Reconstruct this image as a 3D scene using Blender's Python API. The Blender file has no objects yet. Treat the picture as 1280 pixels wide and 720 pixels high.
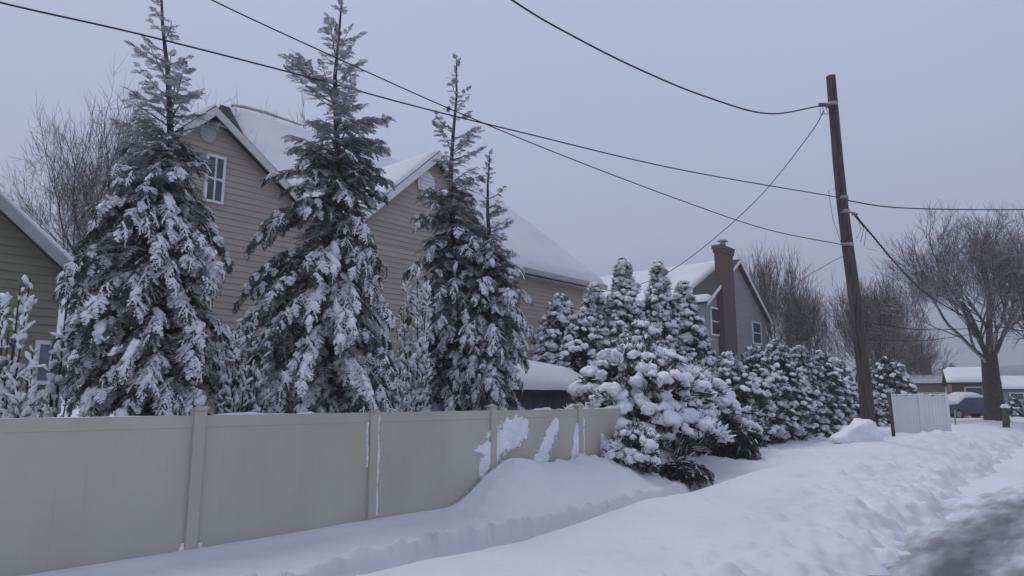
import bpy, bmesh, math, random
import numpy as np
from mathutils import Vector, Matrix, noise as mnoise

S = bpy.context.scene
COL = S.collection
R = math.radians
random.seed(7)
rng = np.random.default_rng(7)

# ------------------------------------------------------------------ camera
FPX, PITCH, EYE = 850.0, math.atan(140/850), 1.65
cam_d = bpy.data.cameras.new('camera'); cam = bpy.data.objects.new('camera', cam_d); COL.objects.link(cam)
cam_d.sensor_width = 36; cam_d.lens = FPX/1280*36; cam_d.clip_end = 3000; cam_d.clip_start = .05
cam.location = (0, 0, EYE); cam.rotation_euler = (R(90)+PITCH, 0, 0)
S.camera = cam
# ------------------------------------------------------------------ sky, sun, exposure
SUN_EL, SUN_AZ = R(55), R(300)
w = bpy.data.worlds.new('World'); S.world = w; w.use_nodes = True
nt = w.node_tree; bg = nt.nodes['Background']
sky = nt.nodes.new('ShaderNodeTexSky'); sky.sky_type = 'NISHITA'; sky.sun_disc = False
sky.sun_elevation = SUN_EL; sky.sun_rotation = SUN_AZ; sky.air_density = 1; sky.dust_density = 2
tc = nt.nodes.new('ShaderNodeTexCoord'); sep = nt.nodes.new('ShaderNodeSeparateXYZ')
rmp = nt.nodes.new('ShaderNodeValToRGB')       # the overcast deck: a touch darker low down
rmp.color_ramp.elements[0].position = 0.0; rmp.color_ramp.elements[0].color = (.325, .365, .49, 1)
rmp.color_ramp.elements[1].position = .55; rmp.color_ramp.elements[1].color = (.39, .432, .575, 1)
nz = nt.nodes.new('ShaderNodeTexNoise'); nz.inputs['Scale'].default_value = 1.6; nz.inputs['Detail'].default_value = 3
mp = nt.nodes.new('ShaderNodeMapping'); mp.inputs['Scale'].default_value = (1, 1, 2.2)
cl = nt.nodes.new('ShaderNodeMapRange'); cl.inputs['To Min'].default_value = 7.5; cl.inputs['To Max'].default_value = 8.6
vm = nt.nodes.new('ShaderNodeVectorMath'); vm.operation = 'SCALE'
mx = nt.nodes.new('ShaderNodeMixRGB'); mx.inputs[0].default_value = .93
nt.links.new(tc.outputs['Generated'], sep.inputs[0]); nt.links.new(sep.outputs['Z'], rmp.inputs[0])
nt.links.new(tc.outputs['Generated'], mp.inputs[0]); nt.links.new(mp.outputs[0], nz.inputs['Vector'])
nt.links.new(nz.outputs['Fac'], cl.inputs['Value']); nt.links.new(rmp.outputs[0], vm.inputs[0]); nt.links.new(cl.outputs[0], vm.inputs['Scale'])
nt.links.new(sky.outputs[0], mx.inputs[1]); nt.links.new(vm.outputs[0], mx.inputs[2]); nt.links.new(mx.outputs[0], bg.inputs[0])
bg.inputs[1].default_value = .1
sd = bpy.data.lights.new('sun', 'SUN'); sd.energy = .75; sd.angle = R(35); sd.color = (1, .96, .93)
sun = bpy.data.objects.new('sun', sd); COL.objects.link(sun)
sun.rotation_euler = (R(90)-SUN_EL, 0, R(180)-SUN_AZ)
S.view_settings.view_transform = 'Standard'; S.view_settings.look = 'None'
S.view_settings.exposure = 0.70; S.view_settings.gamma = 1
S.view_settings.use_curve_mapping = False

# ------------------------------------------------------------------ measuring
def ray(x, y):
    cx = (x-640)/FPX; cy = (360-y)/FPX
    return (cx, math.cos(PITCH)-cy*math.sin(PITCH), math.sin(PITCH)+cy*math.cos(PITCH))
_d = (.905, 1/math.cos(PITCH)); _m = math.hypot(*_d)
D = Vector((_d[0]/_m, _d[1]/_m, 0)); N = Vector((D.y, -D.x, 0))       # along the street, across it towards the road
def W(x, y, v):                       # (u, z) where the sight line meets the vertical plane at street offset v
    r = ray(x, y); t = v/(r[0]*N.x+r[1]*N.y); X, Y = r[0]*t, r[1]*t
    return X*D.x+Y*D.y, EYE+r[2]*t
def P(x, y, Y):
    r = ray(x, y); t = Y/r[1]; return Vector((r[0]*t, Y, EYE+r[2]*t))
def UV(u, v, z=0): return D*u+N*v+Vector((0, 0, z))
def Gz(x, y, z):
    r = ray(x, y); t = (z-EYE)/r[2]; return Vector((r[0]*t, r[1]*t, z))
STREET = math.atan2(D.y, D.x)

# ------------------------------------------------------------------ numpy noise
def _hash(ix, iy, s):
    h = (ix*374761393 + iy*668265263 + s*1442695041) & 0xffffffff
    h = ((h ^ (h >> 13))*1274126177) & 0xffffffff
    return ((h ^ (h >> 16)) & 0xffff)/65535.0
def vn(x, y, s=0):
    x = np.asarray(x, float); y = np.asarray(y, float)
    ix = np.floor(x).astype(np.int64); iy = np.floor(y).astype(np.int64); fx = x-ix; fy = y-iy
    fx = fx*fx*fx*(fx*(fx*6-15)+10); fy = fy*fy*fy*(fy*(fy*6-15)+10)
    a = _hash(ix, iy, s); b = _hash(ix+1, iy, s); c = _hash(ix, iy+1, s); d = _hash(ix+1, iy+1, s)
    return (a+(b-a)*fx)*(1-fy)+(c+(d-c)*fx)*fy
def fbm(x, y, s=0, o=4):
    r = 0; a = .5; t = 0
    for k in range(o):
        r = r+a*vn(x*2**k+17*k, y*2**k-9*k, s+k); t += a; a *= .5
    return r/t*2-1
def sst(x, a, b):
    t = np.clip((x-a)/(b-a), 0, 1); return t*t*(3-2*t)

# ------------------------------------------------------------------ materials
def mat(name, c1, c2=None, scale=6, rough=.9, bump=0, bscale=40, detail=5, stretch=(1, 1, 1), spec=.2, contrast=(.35, .65), coord='Object'):
    m = bpy.data.materials.new(name); m.use_nodes = True; t = m.node_tree; b = t.nodes['Principled BSDF']
    b.inputs['Roughness'].default_value = rough; b.inputs['Specular IOR Level'].default_value = spec
    c1 = (*c1, 1); b.inputs['Base Color'].default_value = c1
    co = t.nodes.new('ShaderNodeTexCoord'); mpn = t.nodes.new('ShaderNodeMapping'); mpn.inputs['Scale'].default_value = stretch
    t.links.new(co.outputs[coord], mpn.inputs[0])
    if c2:
        n = t.nodes.new('ShaderNodeTexNoise'); n.inputs['Scale'].default_value = scale; n.inputs['Detail'].default_value = detail
        r = t.nodes.new('ShaderNodeValToRGB'); r.color_ramp.elements[0].position, r.color_ramp.elements[1].position = contrast
        r.color_ramp.elements[0].color = c1; r.color_ramp.elements[1].color = (*c2, 1)
        t.links.new(mpn.outputs[0], n.inputs['Vector']); t.links.new(n.outputs['Fac'], r.inputs[0]); t.links.new(r.outputs[0], b.inputs['Base Color'])
    if bump:
        n2 = t.nodes.new('ShaderNodeTexNoise'); n2.inputs['Scale'].default_value = bscale; n2.inputs['Detail'].default_value = 6
        bp = t.nodes.new('ShaderNodeBump'); bp.inputs['Strength'].default_value = bump; bp.inputs['Distance'].default_value = .03
        t.links.new(mpn.outputs[0], n2.inputs['Vector']); t.links.new(n2.outputs['Fac'], bp.inputs['Height']); t.links.new(bp.outputs[0], b.inputs['Normal'])
    return m
def frosted(name, c1, c2, snow=(.78, .8, .85), lo=.35, hi=.8, scale=3, amount=1.0):
    """a surface with snow lying wherever it faces up, broken by noise"""
    m = mat(name, c1, c2, scale=scale); t = m.node_tree; b = t.nodes['Principled BSDF']
    g = t.nodes.new('ShaderNodeNewGeometry'); sp = t.nodes.new('ShaderNodeSeparateXYZ')
    ab = t.nodes.new('ShaderNodeMath'); ab.operation = 'ABSOLUTE'
    n = t.nodes.new('ShaderNodeTexNoise'); n.inputs['Scale'].default_value = 9; n.inputs['Detail'].default_value = 4
    co = t.nodes.new('ShaderNodeTexCoord'); t.links.new(co.outputs['Object'], n.inputs['Vector'])
    ad = t.nodes.new('ShaderNodeMath'); ad.operation = 'ADD'
    sb = t.nodes.new('ShaderNodeMath'); sb.operation = 'SUBTRACT'; sb.inputs[1].default_value = .5
    mr = t.nodes.new('ShaderNodeMapRange'); mr.inputs['From Min'].default_value = lo; mr.inputs['From Max'].default_value = hi; mr.inputs['To Max'].default_value = amount
    mx = t.nodes.new('ShaderNodeMixRGB'); mx.inputs[2].default_value = (*snow, 1)
    src = b.inputs['Base Color'].links[0].from_socket
    t.links.new(g.outputs['Normal'], sp.inputs[0]); t.links.new(sp.outputs['Z'], ab.inputs[0])
    t.links.new(n.outputs['Fac'], sb.inputs[0]); t.links.new(ab.outputs[0], ad.inputs[0]); t.links.new(sb.outputs[0], ad.inputs[1])
    t.links.new(ad.outputs[0], mr.inputs['Value']); t.links.new(mr.outputs[0], mx.inputs[0]); t.links.new(src, mx.inputs[1])
    t.links.new(mx.outputs[0], b.inputs['Base Color'])
    return m
M = {}
M['snow'] = mat('snow', (.73, .74, .765), (.67, .685, .72), scale=.8, bump=.5, bscale=9, rough=.95, spec=.1)
M['tree_snow'] = mat('tree_snow', (.9, .915, .94), (.78, .8, .84), scale=5, bump=.7, bscale=22, rough=.95, spec=.1)
M['needle'] = frosted('needles', (.036, .05, .042), (.075, .092, .078), lo=.62, hi=1.2, scale=4)
M['thuja'] = frosted('thuja_foliage', (.04, .054, .045), (.08, .095, .075), lo=.5, hi=1.1, scale=4)
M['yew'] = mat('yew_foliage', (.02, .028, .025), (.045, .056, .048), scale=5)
M['bark'] = frosted('bark', (.045, .038, .034), (.09, .075, .065), lo=.6, hi=1.0, scale=8)
M['twig'] = frosted('bare_twigs', (.06, .05, .05), (.11, .09, .088), lo=.35, hi=1.0, scale=6, amount=.8)
M['twig_red'] = frosted('reddish_twigs', (.085, .05, .045), (.13, .085, .08), lo=.4, hi=1.0, scale=6, amount=.75)
M['vinyl'] = mat('tan_vinyl', (.45, .43, .36), (.52, .50, .43), scale=1.1, rough=.5, bump=.05, bscale=3, spec=.3, stretch=(1, 1, .45), detail=8)
M['vinyl_white'] = mat('white_vinyl', (.68, .69, .7), (.74, .74, .75), scale=2, rough=.5)
M['tan_siding'] = mat('tan_siding', (.38, .325, .29), (.44, .375, .335), scale=1.3, rough=.65, stretch=(.4, .4, 5))
M['green_siding'] = mat('green_siding', (.22, .225, .16), (.26, .265, .19), scale=1.5, rough=.65, stretch=(.4, .4, 5))
M['grey_siding'] = mat('grey_siding', (.27, .262, .268), (.32, .308, .312), scale=1.5, rough=.7, stretch=(.4, .4, 5))
M['olive_siding'] = mat('olive_siding', (.2, .17, .11), (.26, .22, .15), scale=1.5, rough=.7, stretch=(.4, .4, 5))
M['cream'] = mat('cream_trim', (.55, .54, .52), (.62, .61, .59), scale=3, rough=.6)
M['white_paint'] = mat('white_paint', (.66, .67, .69), (.74, .75, .76), scale=4, rough=.55)
M['grey_trim'] = mat('grey_trim', (.32, .33, .34), (.4, .41, .42), scale=3, rough=.6)
M['shingle'] = mat('dark_shingle', (.035, .035, .038), (.07, .068, .068), scale=14, bump=.6, bscale=30)
M['glass'] = mat('window_glass', (.03, .035, .045), (.07, .08, .1), scale=1.2, rough=.12, spec=.6)
M['blue_shade'] = mat('window_shade', (.15, .18, .24), (.2, .23, .3), scale=2, rough=.5)
M['pole_wood'] = mat('weathered_pole_wood', (.062, .05, .048), (.125, .1, .09), scale=3, bump=.7, bscale=14, stretch=(6, 6, .5))
M['roof_frost'] = frosted('frosted_shingle', (.05, .05, .052), (.09, .088, .09), lo=.75, hi=1.3, scale=2)
M['shed'] = mat('shed_paint', (.075, .085, .09), (.1, .11, .115), scale=2, rough=.8)
M['wire'] = mat('black_cable', (.02, .02, .022), (.035, .035, .04), scale=3, rough=.6)
M['porcelain'] = mat('porcelain', (.12, .1, .1), (.2, .18, .18), scale=5, rough=.3)
M['steel'] = mat('galvanised_steel', (.25, .26, .27), (.34, .35, .36), scale=6, rough=.5)
M['car_blue'] = mat('dark_blue_paint', (.03, .04, .09), (.04, .05, .11), scale=2, rough=.35, spec=.5)
M['rubber'] = mat('tyre_rubber', (.02, .02, .02), (.035, .035, .035), scale=9)
M['grey_wood'] = mat('old_post_wood', (.06, .055, .05), (.11, .1, .09), scale=6, bump=.4)
M['hill'] = mat('wooded_hill', (.09, .09, .1), (.3, .31, .34), scale=.06, detail=8)
# brick
def brick(name, c1, c2, mortar, sc):
    m = bpy.data.materials.new(name); m.use_nodes = True; t = m.node_tree; b = t.nodes['Principled BSDF']
    br = t.nodes.new('ShaderNodeTexBrick'); br.inputs['Color1'].default_value = (*c1, 1); br.inputs['Color2'].default_value = (*c2, 1)
    br.inputs['Mortar'].default_value = (*mortar, 1); br.inputs['Scale'].default_value = sc; br.inputs['Mortar Size'].default_value = .025
    co = t.nodes.new('ShaderNodeTexCoord'); mpn = t.nodes.new('ShaderNodeMapping'); mpn.inputs['Rotation'].default_value = (R(90), 0, 0)
    t.links.new(co.outputs['Object'], mpn.inputs[0]); t.links.new(mpn.outputs[0], br.inputs['Vector']); t.links.new(br.outputs[0], b.inputs['Base Color'])
    b.inputs['Roughness'].default_value = .9
    bp = t.nodes.new('ShaderNodeBump'); bp.inputs['Strength'].default_value = .4; t.links.new(br.outputs['Fac'], bp.inputs['Height']); t.links.new(bp.outputs[0], b.inputs['Normal'])
    return m
M['brick'] = brick('red_brick', (.115, .06, .052), (.085, .046, .042), (.15, .13, .12), 4)
M['brick_far'] = brick('distance_lightened_brick', (.23, .1, .08), (.18, .08, .065), (.24, .19, .17), 4)  # lightening by distance is put into the colour; also redder than the chimney brick
# slushy road
def slush():
    m = bpy.data.materials.new('slushy_asphalt'); m.use_nodes = True; t = m.node_tree; b = t.nodes['Principled BSDF']
    co = t.nodes.new('ShaderNodeTexCoord'); mpn = t.nodes.new('ShaderNodeMapping'); mpn.inputs['Scale'].default_value = (.5, 2.3, 1)
    n = t.nodes.new('ShaderNodeTexNoise'); n.inputs['Scale'].default_value = 1.1; n.inputs['Detail'].default_value = 9; n.inputs['Roughness'].default_value = .62
    t.links.new(co.outputs['Object'], mpn.inputs[0]); t.links.new(mpn.outputs[0], n.inputs['Vector'])
    at = t.nodes.new('ShaderNodeAttribute'); at.attribute_name = 'wear'
    ad = t.nodes.new('ShaderNodeMath'); ad.operation = 'ADD'
    t.links.new(n.outputs['Fac'], ad.inputs[0]); t.links.new(at.outputs['Fac'], ad.inputs[1])
    r = t.nodes.new('ShaderNodeValToRGB'); e = r.color_ramp.elements
    e[0].position = .42; e[0].color = (.7, .72, .77, 1); e[1].position = .88; e[1].color = (.07, .07, .08, 1)
    k = e.new(.55); k.color = (.48, .49, .53, 1); k = e.new(.7); k.color = (.25, .255, .275, 1)
    t.links.new(ad.outputs[0], r.inputs[0]); t.links.new(r.outputs[0], b.inputs['Base Color'])
    rr = t.nodes.new('ShaderNodeMapRange'); rr.inputs['From Min'].default_value = .5; rr.inputs['From Max'].default_value = .85
    rr.inputs['To Min'].default_value = .9; rr.inputs['To Max'].default_value = .3
    t.links.new(ad.outputs[0], rr.inputs['Value']); t.links.new(rr.outputs[0], b.inputs['Roughness'])
    n2 = t.nodes.new('ShaderNodeTexNoise'); n2.inputs['Scale'].default_value = 12; n2.inputs['Detail'].default_value = 6
    t.links.new(co.outputs['Object'], n2.inputs['Vector'])
    bp = t.nodes.new('ShaderNodeBump'); bp.inputs['Strength'].default_value = .5; bp.inputs['Distance'].default_value = .03
    t.links.new(n2.outputs['Fac'], bp.inputs['Height']); t.links.new(bp.outputs[0], b.inputs['Normal'])
    return m
M['road'] = slush()

# ------------------------------------------------------------------ object helpers
def tag(o, label=None, cat=None, group=None, kind=None):
    if label: o['label'] = label
    if cat: o['category'] = cat
    if group: o['group'] = group
    if kind: o['kind'] = kind
    return o
def empty(name, loc, rz=0, **k):
    o = bpy.data.objects.new(name, None); COL.objects.link(o); o.location = loc; o.rotation_euler = (0, 0, rz)
    o.empty_display_size = .3
    return tag(o, **k)
def link(name, me, m, parent=None):
    o = bpy.data.objects.new(name, me); COL.objects.link(o)
    if m and not me.materials: me.materials.append(m)
    if parent: o.parent = parent
    return o
def npmesh(name, V, F, smooth=False):
    """V (n,3), F (m,k) with one k"""
    V = np.asarray(V, np.float32).reshape(-1, 3); F = np.asarray(F, np.int32); k = F.shape[1]; m = len(F)
    me = bpy.data.meshes.new(name); me.vertices.add(len(V)); me.vertices.foreach_set('co', V.ravel())
    me.loops.add(m*k); me.loops.foreach_set('vertex_index', F.ravel())
    me.polygons.add(m); me.polygons.foreach_set('loop_start', np.arange(m, dtype=np.int32)*k)
    me.polygons.foreach_set('loop_total', np.full(m, k, np.int32))
    me.polygons.foreach_set('use_smooth', np.full(m, smooth)); me.update(calc_edges=True); me.validate()
    return me
class MB:
    """collects quads / polygons and links them as one mesh"""
    def __init__(s): s.v = []; s.f = []; s.sm = []
    def poly(s, pts, smooth=False):
        b = len(s.v); s.v += [tuple(p) for p in pts]; s.f.append(tuple(range(b, b+len(pts)))); s.sm.append(smooth); return s
    def box(s, x0, x1, y0, y1, z0, z1, tilt=None):
        p = [(x, y, z) for z in (z0, z1) for y in (y0, y1) for x in (x0, x1)]
        b = len(s.v); s.v += p
        for f in ((0, 2, 3, 1), (4, 5, 7, 6), (0, 1, 5, 4), (2, 6, 7, 3), (0, 4, 6, 2), (1, 3, 7, 5)):
            s.f.append(tuple(b+i for i in f)); s.sm.append(False)
        return s
    def prism(s, ring0, ring1, caps=True, smooth=False):
        n = len(ring0); b = len(s.v); s.v += [tuple(p) for p in ring0]+[tuple(p) for p in ring1]
        for i in range(n):
            j = (i+1) % n; s.f.append((b+i, b+j, b+n+j, b+n+i)); s.sm.append(smooth)
        if caps:
            s.f.append(tuple(b+i for i in reversed(range(n)))); s.f.append(tuple(b+n+i for i in range(n))); s.sm += [False, False]
        return s
    def tube(s, pts, rad, n=8, caps=True):
        pts = [Vector(p) for p in pts]
        if not hasattr(rad, '__len__'): rad = [rad]*len(pts)
        b = len(s.v); ref = Vector((0, 0, 1))
        for i, p in enumerate(pts):
            t = (pts[min(i+1, len(pts)-1)]-pts[max(i-1, 0)]).normalized()
            a = t.cross(ref if abs(t.z) < .9 else Vector((1, 0, 0))).normalized(); c = t.cross(a)
            for k in range(n):
                th = 2*math.pi*k/n; s.v.append(tuple(p+(a*math.cos(th)+c*math.sin(th))*rad[i]))
        for i in range(len(pts)-1):
            for k in range(n):
                k2 = (k+1) % n
                s.f.append((b+i*n+k, b+i*n+k2, b+(i+1)*n+k2, b+(i+1)*n+k)); s.sm.append(True)
        if caps:
            s.f.append(tuple(b+k for k in range(n))); s.f.append(tuple(b+(len(pts)-1)*n+k for k in reversed(range(n)))); s.sm += [False]*2
        return s
    def build(s, name, m, parent=None, bevel=0):
        me = bpy.data.meshes.new(name); me.from_pydata(s.v, [], s.f); me.polygons.foreach_set('use_smooth', s.sm)
        bm = bmesh.new(); bm.from_mesh(me)
        if bevel: bmesh.ops.bevel(bm, geom=[e for e in bm.edges if len(e.link_faces) == 2], offset=bevel, segments=2, affect='EDGES', profile=.6)
        bmesh.ops.recalc_face_normals(bm, faces=bm.faces); bm.to_mesh(me); bm.free(); me.update()
        return link(name, me, m, parent)

# ---- baked instances of templates: one numpy mesh per part
class Bake:
    def __init__(s): s.it = []
    def add(s, tpl, Mx): s.it.append((tpl, Mx))
    def mesh(s, name, tpls, smooth):
        Vs, Fs, off = [], [], 0
        for ti, (tv, tf) in enumerate(tpls):
            ms = [m for t, m in s.it if t == ti]
            if not ms: continue
            A = np.array(ms); k = len(tv)
            h = np.concatenate([tv, np.ones((k, 1))], 1)
            P_ = np.einsum('nij,kj->nki', A, h)[:, :, :3].reshape(-1, 3)
            Fi = (tf[None]+(np.arange(len(ms))*k)[:, None, None]).reshape(-1, tf.shape[1])+off
            Vs.append(P_); Fs.append(Fi); off += len(P_)
        return npmesh(name, np.concatenate(Vs), np.concatenate(Fs), smooth)
def frame(o, y, up, sx, sy=None, sz=None):
    """4x4 with local y along `y`, local z near `up`"""
    y = np.asarray(y, float); y = y/(np.linalg.norm(y)+1e-9); up = np.asarray(up, float)
    x = np.cross(y, up); x /= (np.linalg.norm(x)+1e-9); z = np.cross(x, y)
    sy = sx if sy is None else sy; sz = sx if sz is None else sz
    m = np.eye(4); m[:3, 0] = x*sx; m[:3, 1] = y*sy; m[:3, 2] = z*sz; m[:3, 3] = o
    return m
def ico(sub):
    bm = bmesh.new(); bmesh.ops.create_icosphere(bm, subdivisions=sub, radius=1)
    V = np.array([v.co[:] for v in bm.verts]); F = np.array([[v.index for v in f.verts] for f in bm.faces]); bm.free(); return V, F
ICO1, ICO2, ICO3 = ico(1), ico(2), ico(3)
def lump(V, seed, amp=.25, f=1.3):
    o = Vector((seed*3.1, seed*1.7, seed*.9)); r = np.array([1+amp*mnoise.noise(Vector(p)*f+o)+amp*.4*mnoise.noise(Vector(p)*f*2.6+o) for p in V]); return V*r[:, None]
def join(parts):
    Vs, Fs, o = [], [], 0
    for v, f in parts: Vs.append(v); Fs.append(f+o); o += len(v)
    return np.concatenate(Vs), np.concatenate(Fs)
# frond: feather of narrow blades lying in xy, y forwards, drooping
def frond_tpl(seed, n=9, droop=.25, wm=1.0):
    r = random.Random(seed); V, F = [], []
    def blade(p, q, w, up=(0, 0, 1), one=False):
        p, q = Vector(p), Vector(q); s = (q-p).cross(Vector(up)).normalized()*w
        s = s*wm; b = len(V); m = p.lerp(q, .55)
        if one: V.extend([p-s*.4, p+s*.4, m+s, q-s*.2]); F.append((b, b+1, b+2, b+3)); return
        V.extend([p-s*.5, p+s*.5, m+s, m-s, q+s*.15, q-s*.15]); F.append((b, b+1, b+2, b+3)); F.append((b+3, b+2, b+4, b+5))
    def ax(t): return Vector((math.sin(t*2+seed)*.04, t, -droop*t*t))
    for i in range(4): blade(ax(i/4), ax((i+1)/4), .018)
    for i in range(n):
        t = .08+.88*i/(n-1)
        for sd in (-1, 1):
            L = (.42*(1-t)**.7+.1)*r.uniform(.7, 1.15); a = R(r.uniform(38, 60)); up = (r.uniform(-.5, .5), 0, 1)
            dz = r.uniform(-.28, .02)
            q = ax(t)+Vector((sd*math.sin(a)*L, math.cos(a)*L, dz*L)); blade(ax(t), q, .03+.012*r.random(), up)
            for k in range(3):
                tt = .3+.25*k; m = ax(t).lerp(q, tt); l2 = L*.42*(1-tt*.5)
                for s2 in (-1, 1):
                    a2 = sd*a+s2*R(38); blade(m, m+Vector((math.sin(a2)*l2, math.cos(a2)*l2, r.uniform(-.3, 0)*l2)), .024, up, True)
    return np.array([v[:] for v in V]), np.array(F)
FROND = [frond_tpl(i) for i in range(5)]
def tris(t): return t[0], np.concatenate([t[1][:, [0, 1, 2]], t[1][:, [0, 2, 3]]])
LACE = [tris(frond_tpl(i, wm=1.6)) for i in range(5)]
def snowfrond_tpl(seed, lv=ICO1, droop=.25):
    """snow resting along a frond: a ragged mat of overlapping tufts"""
    r = random.Random(100+seed); parts = []
    def ax(t): return np.array([math.sin(t*2+seed)*.04, t, -droop*t*t])
    def el(p, dirv, rx, ry, rz, k):
        v = lump(lv[0], seed*11+k, .35, 1.1)*np.array([rx, ry, rz]); m = frame(p, dirv, (r.uniform(-.3, .3), 0, 1), 1)
        parts.append((v@m[:3, :3].T+m[:3, 3], lv[1]))
    k = 0
    for i in range(5):
        t = .1+.2*i; k += 1; wd = (.085*(1-t*.55))*r.uniform(.6, 1.4); el(ax(t)+np.array([r.uniform(-.03, .03), 0, .025]), (0, 1, -.5*t), wd, .13, .06*r.uniform(.7, 1.2), k)
    for i in range(4):
        t = .1+.22*i
        for sd in (-1, 1):
            if r.random() < .25: continue
            L = (.36*(1-t)**.7+.08); a = R(r.uniform(35, 60)); k += 1
            dr = np.array([sd*math.sin(a), math.cos(a), -.35]); el(ax(t)+dr*L*.55+np.array([0, 0, .015]), dr, .034*r.uniform(.7, 1.6), L*r.uniform(.35, .6), .034*r.uniform(.7, 1.5), k)
    return join(parts)
SNOWF = [snowfrond_tpl(i) for i in range(6)]
def puff_tpl(seed, lv, n=5):
    """pillow of settled snow, flat below"""
    r = random.Random(200+seed); parts = []
    for k in range(n):
        a = r.uniform(0, 6.28); q = 0 if k == 0 else r.uniform(.3, .75); s = .8 if k == 0 else r.uniform(.35, .62)
        v = lump(lv[0], seed*7+k, .55, 1.5)*np.array([s, s, s*.72])+np.array([math.cos(a)*q, math.sin(a)*q, r.uniform(-.3, .12)])
        parts.append((v, lv[1]))
    V, F = join(parts); V[:, 2] = np.where(V[:, 2] < -.25, -.25+(V[:, 2]+.25)*.45, V[:, 2]); return V, F
PUFF = [puff_tpl(i, ICO2) for i in range(6)]
PUFFS = [puff_tpl(i+20, ICO1, 4) for i in range(6)]
# upright fan of thuja sprays
def fan_tpl(seed, wb=.05):
    r = random.Random(300+seed); V, F = [], []
    for k in range(22):
        a = R(r.uniform(-65, 65)); tl = R(r.uniform(-38, 38)); L = r.uniform(.5, 1); w_ = wb*r.uniform(.6, 1.2)
        d_ = Vector((math.sin(a), math.sin(tl)*.8, math.cos(a)))
        s_ = d_.cross(Vector((r.uniform(-1, 1), r.uniform(-1, 1), .1))).normalized()*w_
        p = Vector((r.uniform(-.15, .15), r.uniform(-.15, .15), 0)); m = p+d_*L*.6; q = p+d_*L; b = len(V)
        V.extend([p-s_*.4, p+s_*.4, m+s_, m-s_, q+s_*.4, q-s_*.4]); F += [(b, b+1, b+2, b+3), (b+3, b+2, b+4, b+5)]
    return np.array([v[:] for v in V]), np.array(F)
FAN = [fan_tpl(i) for i in range(4)]
FAN_S = [tris((v, f)) for v, f in (fan_tpl(i, .085) for i in range(6))]

# ------------------------------------------------------------------ the ground: one snow sheet out to the horizon
FV = -7.85                                              # street offset of the vinyl fence
def edge_v(u): return -2.45-.04*np.clip(u-8, 0, 26)
def ground_h(u, v):
    u = np.asarray(u, float); v = np.asarray(v, float)
    h = .03*fbm(u*.35, v*.35, 3)
    e0 = edge_v(u)+.3*fbm(u*.35, v*0, 8, 2); ev = edge_v(u)+.4*fbm(u*.9, v*.9, 9, 3)+.15*fbm(u*4, v*4, 12, 2)
    # plough bank between footpath and road
    prof = sst(v, -5.6, -5.0)*(1-sst(v, e0-1.7, e0+.4))
    bank = (.12+.043*np.clip(u-6, 0, 6.5)+.07*fbm(u*.5, v*.6, 21, 3))
    bank = bank*(1+.55*np.exp(-((u-25)/4.0)**2-((v+5.0)/1.3)**2))
    h = h+prof*bank
    # chunks thrown up by the plough
    ch = (sst(v, -5.0, -3.0)+.55*sst(u, 13, 16)*(1-sst(v, -5.0, -3.0))*sst(v, -8.4, -7.4))*(1-sst(v, ev, ev+.5))*sst(u, 4, 12)
    h = h+ch*(.15*fbm(u*1.4, v*1.4, 31, 5)+.022*fbm(u*11, v*11, 35, 3)+.03*fbm(u*5, v*5, 33, 4)*1.7-.02)
    # far verge and yards
    far = sst(u, 26, 40)*(1-sst(v, ev-1.2, ev))
    h = h+far*.12*(1-prof)
    h = h+(.38+.05*fbm(u*.7, v*.7, 23, 3))*sst(u, 12.3, 14.6)*(1-sst(v, -5.6, -5.0))*sst(v, -11.5, -8.5)
    # footpath trench
    mid = -5.78-.03*np.clip(u-5, -3, 10)+.10*fbm(u*.8, u*0, 41, 3)
    wd = .46+.07*fbm(u*1.3, u*0+3, 43, 3)
    jv = v-mid+.07*fbm(u*4, v*1, 44, 4); tr = sst(jv, -wd-.02, -wd+.05)*(1-sst(jv, wd*.5, wd*1.1))
    h = h+.02*(1-sst(np.abs(v-mid-wd*1.3), .1, .5))*(1-sst(u, 11, 13.5))
    h = h-tr*(.44-.08*fbm(u*3, v*3, 45, 3))*(1-sst(u, 10.5, 13.5))
    crumb = np.exp(-((v-(mid-wd*1.05))/.14)**2)*(1-sst(u, 11, 14))
    h = h+crumb*(.20*np.abs(fbm(u*4.5, v*4.5, 47, 4)))
    # drift against the fence
    dr = sst(u, 7.1, 8.5)*(1-sst(u, 13, 15))*sst(v, -7.9, -7.7)
    dz = .64*(1-sst(v, -7.85, -6.35))*(1+.25*fbm(u*1.6, v*1.2, 51, 4))+.02
    h = h+dr*dz
    h = h+.10*(1-sst(v, -7.8, -7.45))*sst(v, -7.95, -7.8)*(1-sst(u, 7, 9))*.6
    # mound at the pole's foot
    h = h+.34*np.exp(-(((u-21.1)/.95)**2+((v+5.75)/.6)**2))
    # behind the fence
    h = h+np.where(v < -8.2, .04*fbm(u*.8, v*.8, 61, 3), 0)
    # road bed and the far side
    rd = sst(v, ev-.35, ev+.45)*(1-sst(v, 7.2, 7.8))
    h = h*(1-rd)+rd*(-.30)
    h = h+sst(v, 7.4, 8.5)*(1-sst(v, 9.5, 12))*.45*(1+.4*fbm(u*.6, v*.6, 71, 3))
    # tracks on the bank
    for (cu, cv, rr, dp) in ((13.5, -3.9, .22, .09), (14.2, -3.6, .2, .08), (15.0, -3.9, .22, .08), (16.1, -3.5, .25, .1), (11.5, -3.2, .25, .09), (17.5, -4.2, .3, .1), (12.4, -4.3, .2, .08)):
        h = h-dp*np.exp(-(((u-cu)/rr)**2+((v-cv)/(rr*.7))**2))
    return h
def axis(parts):
    a = []
    for lo, hi, st in parts: a += list(np.arange(lo, hi, st))
    return np.array(a)
def geo(x0, st, g, lim):
    out = []; x = x0; s = st
    while abs(x) < lim: out.append(x); x += s; s *= g
    return out
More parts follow.
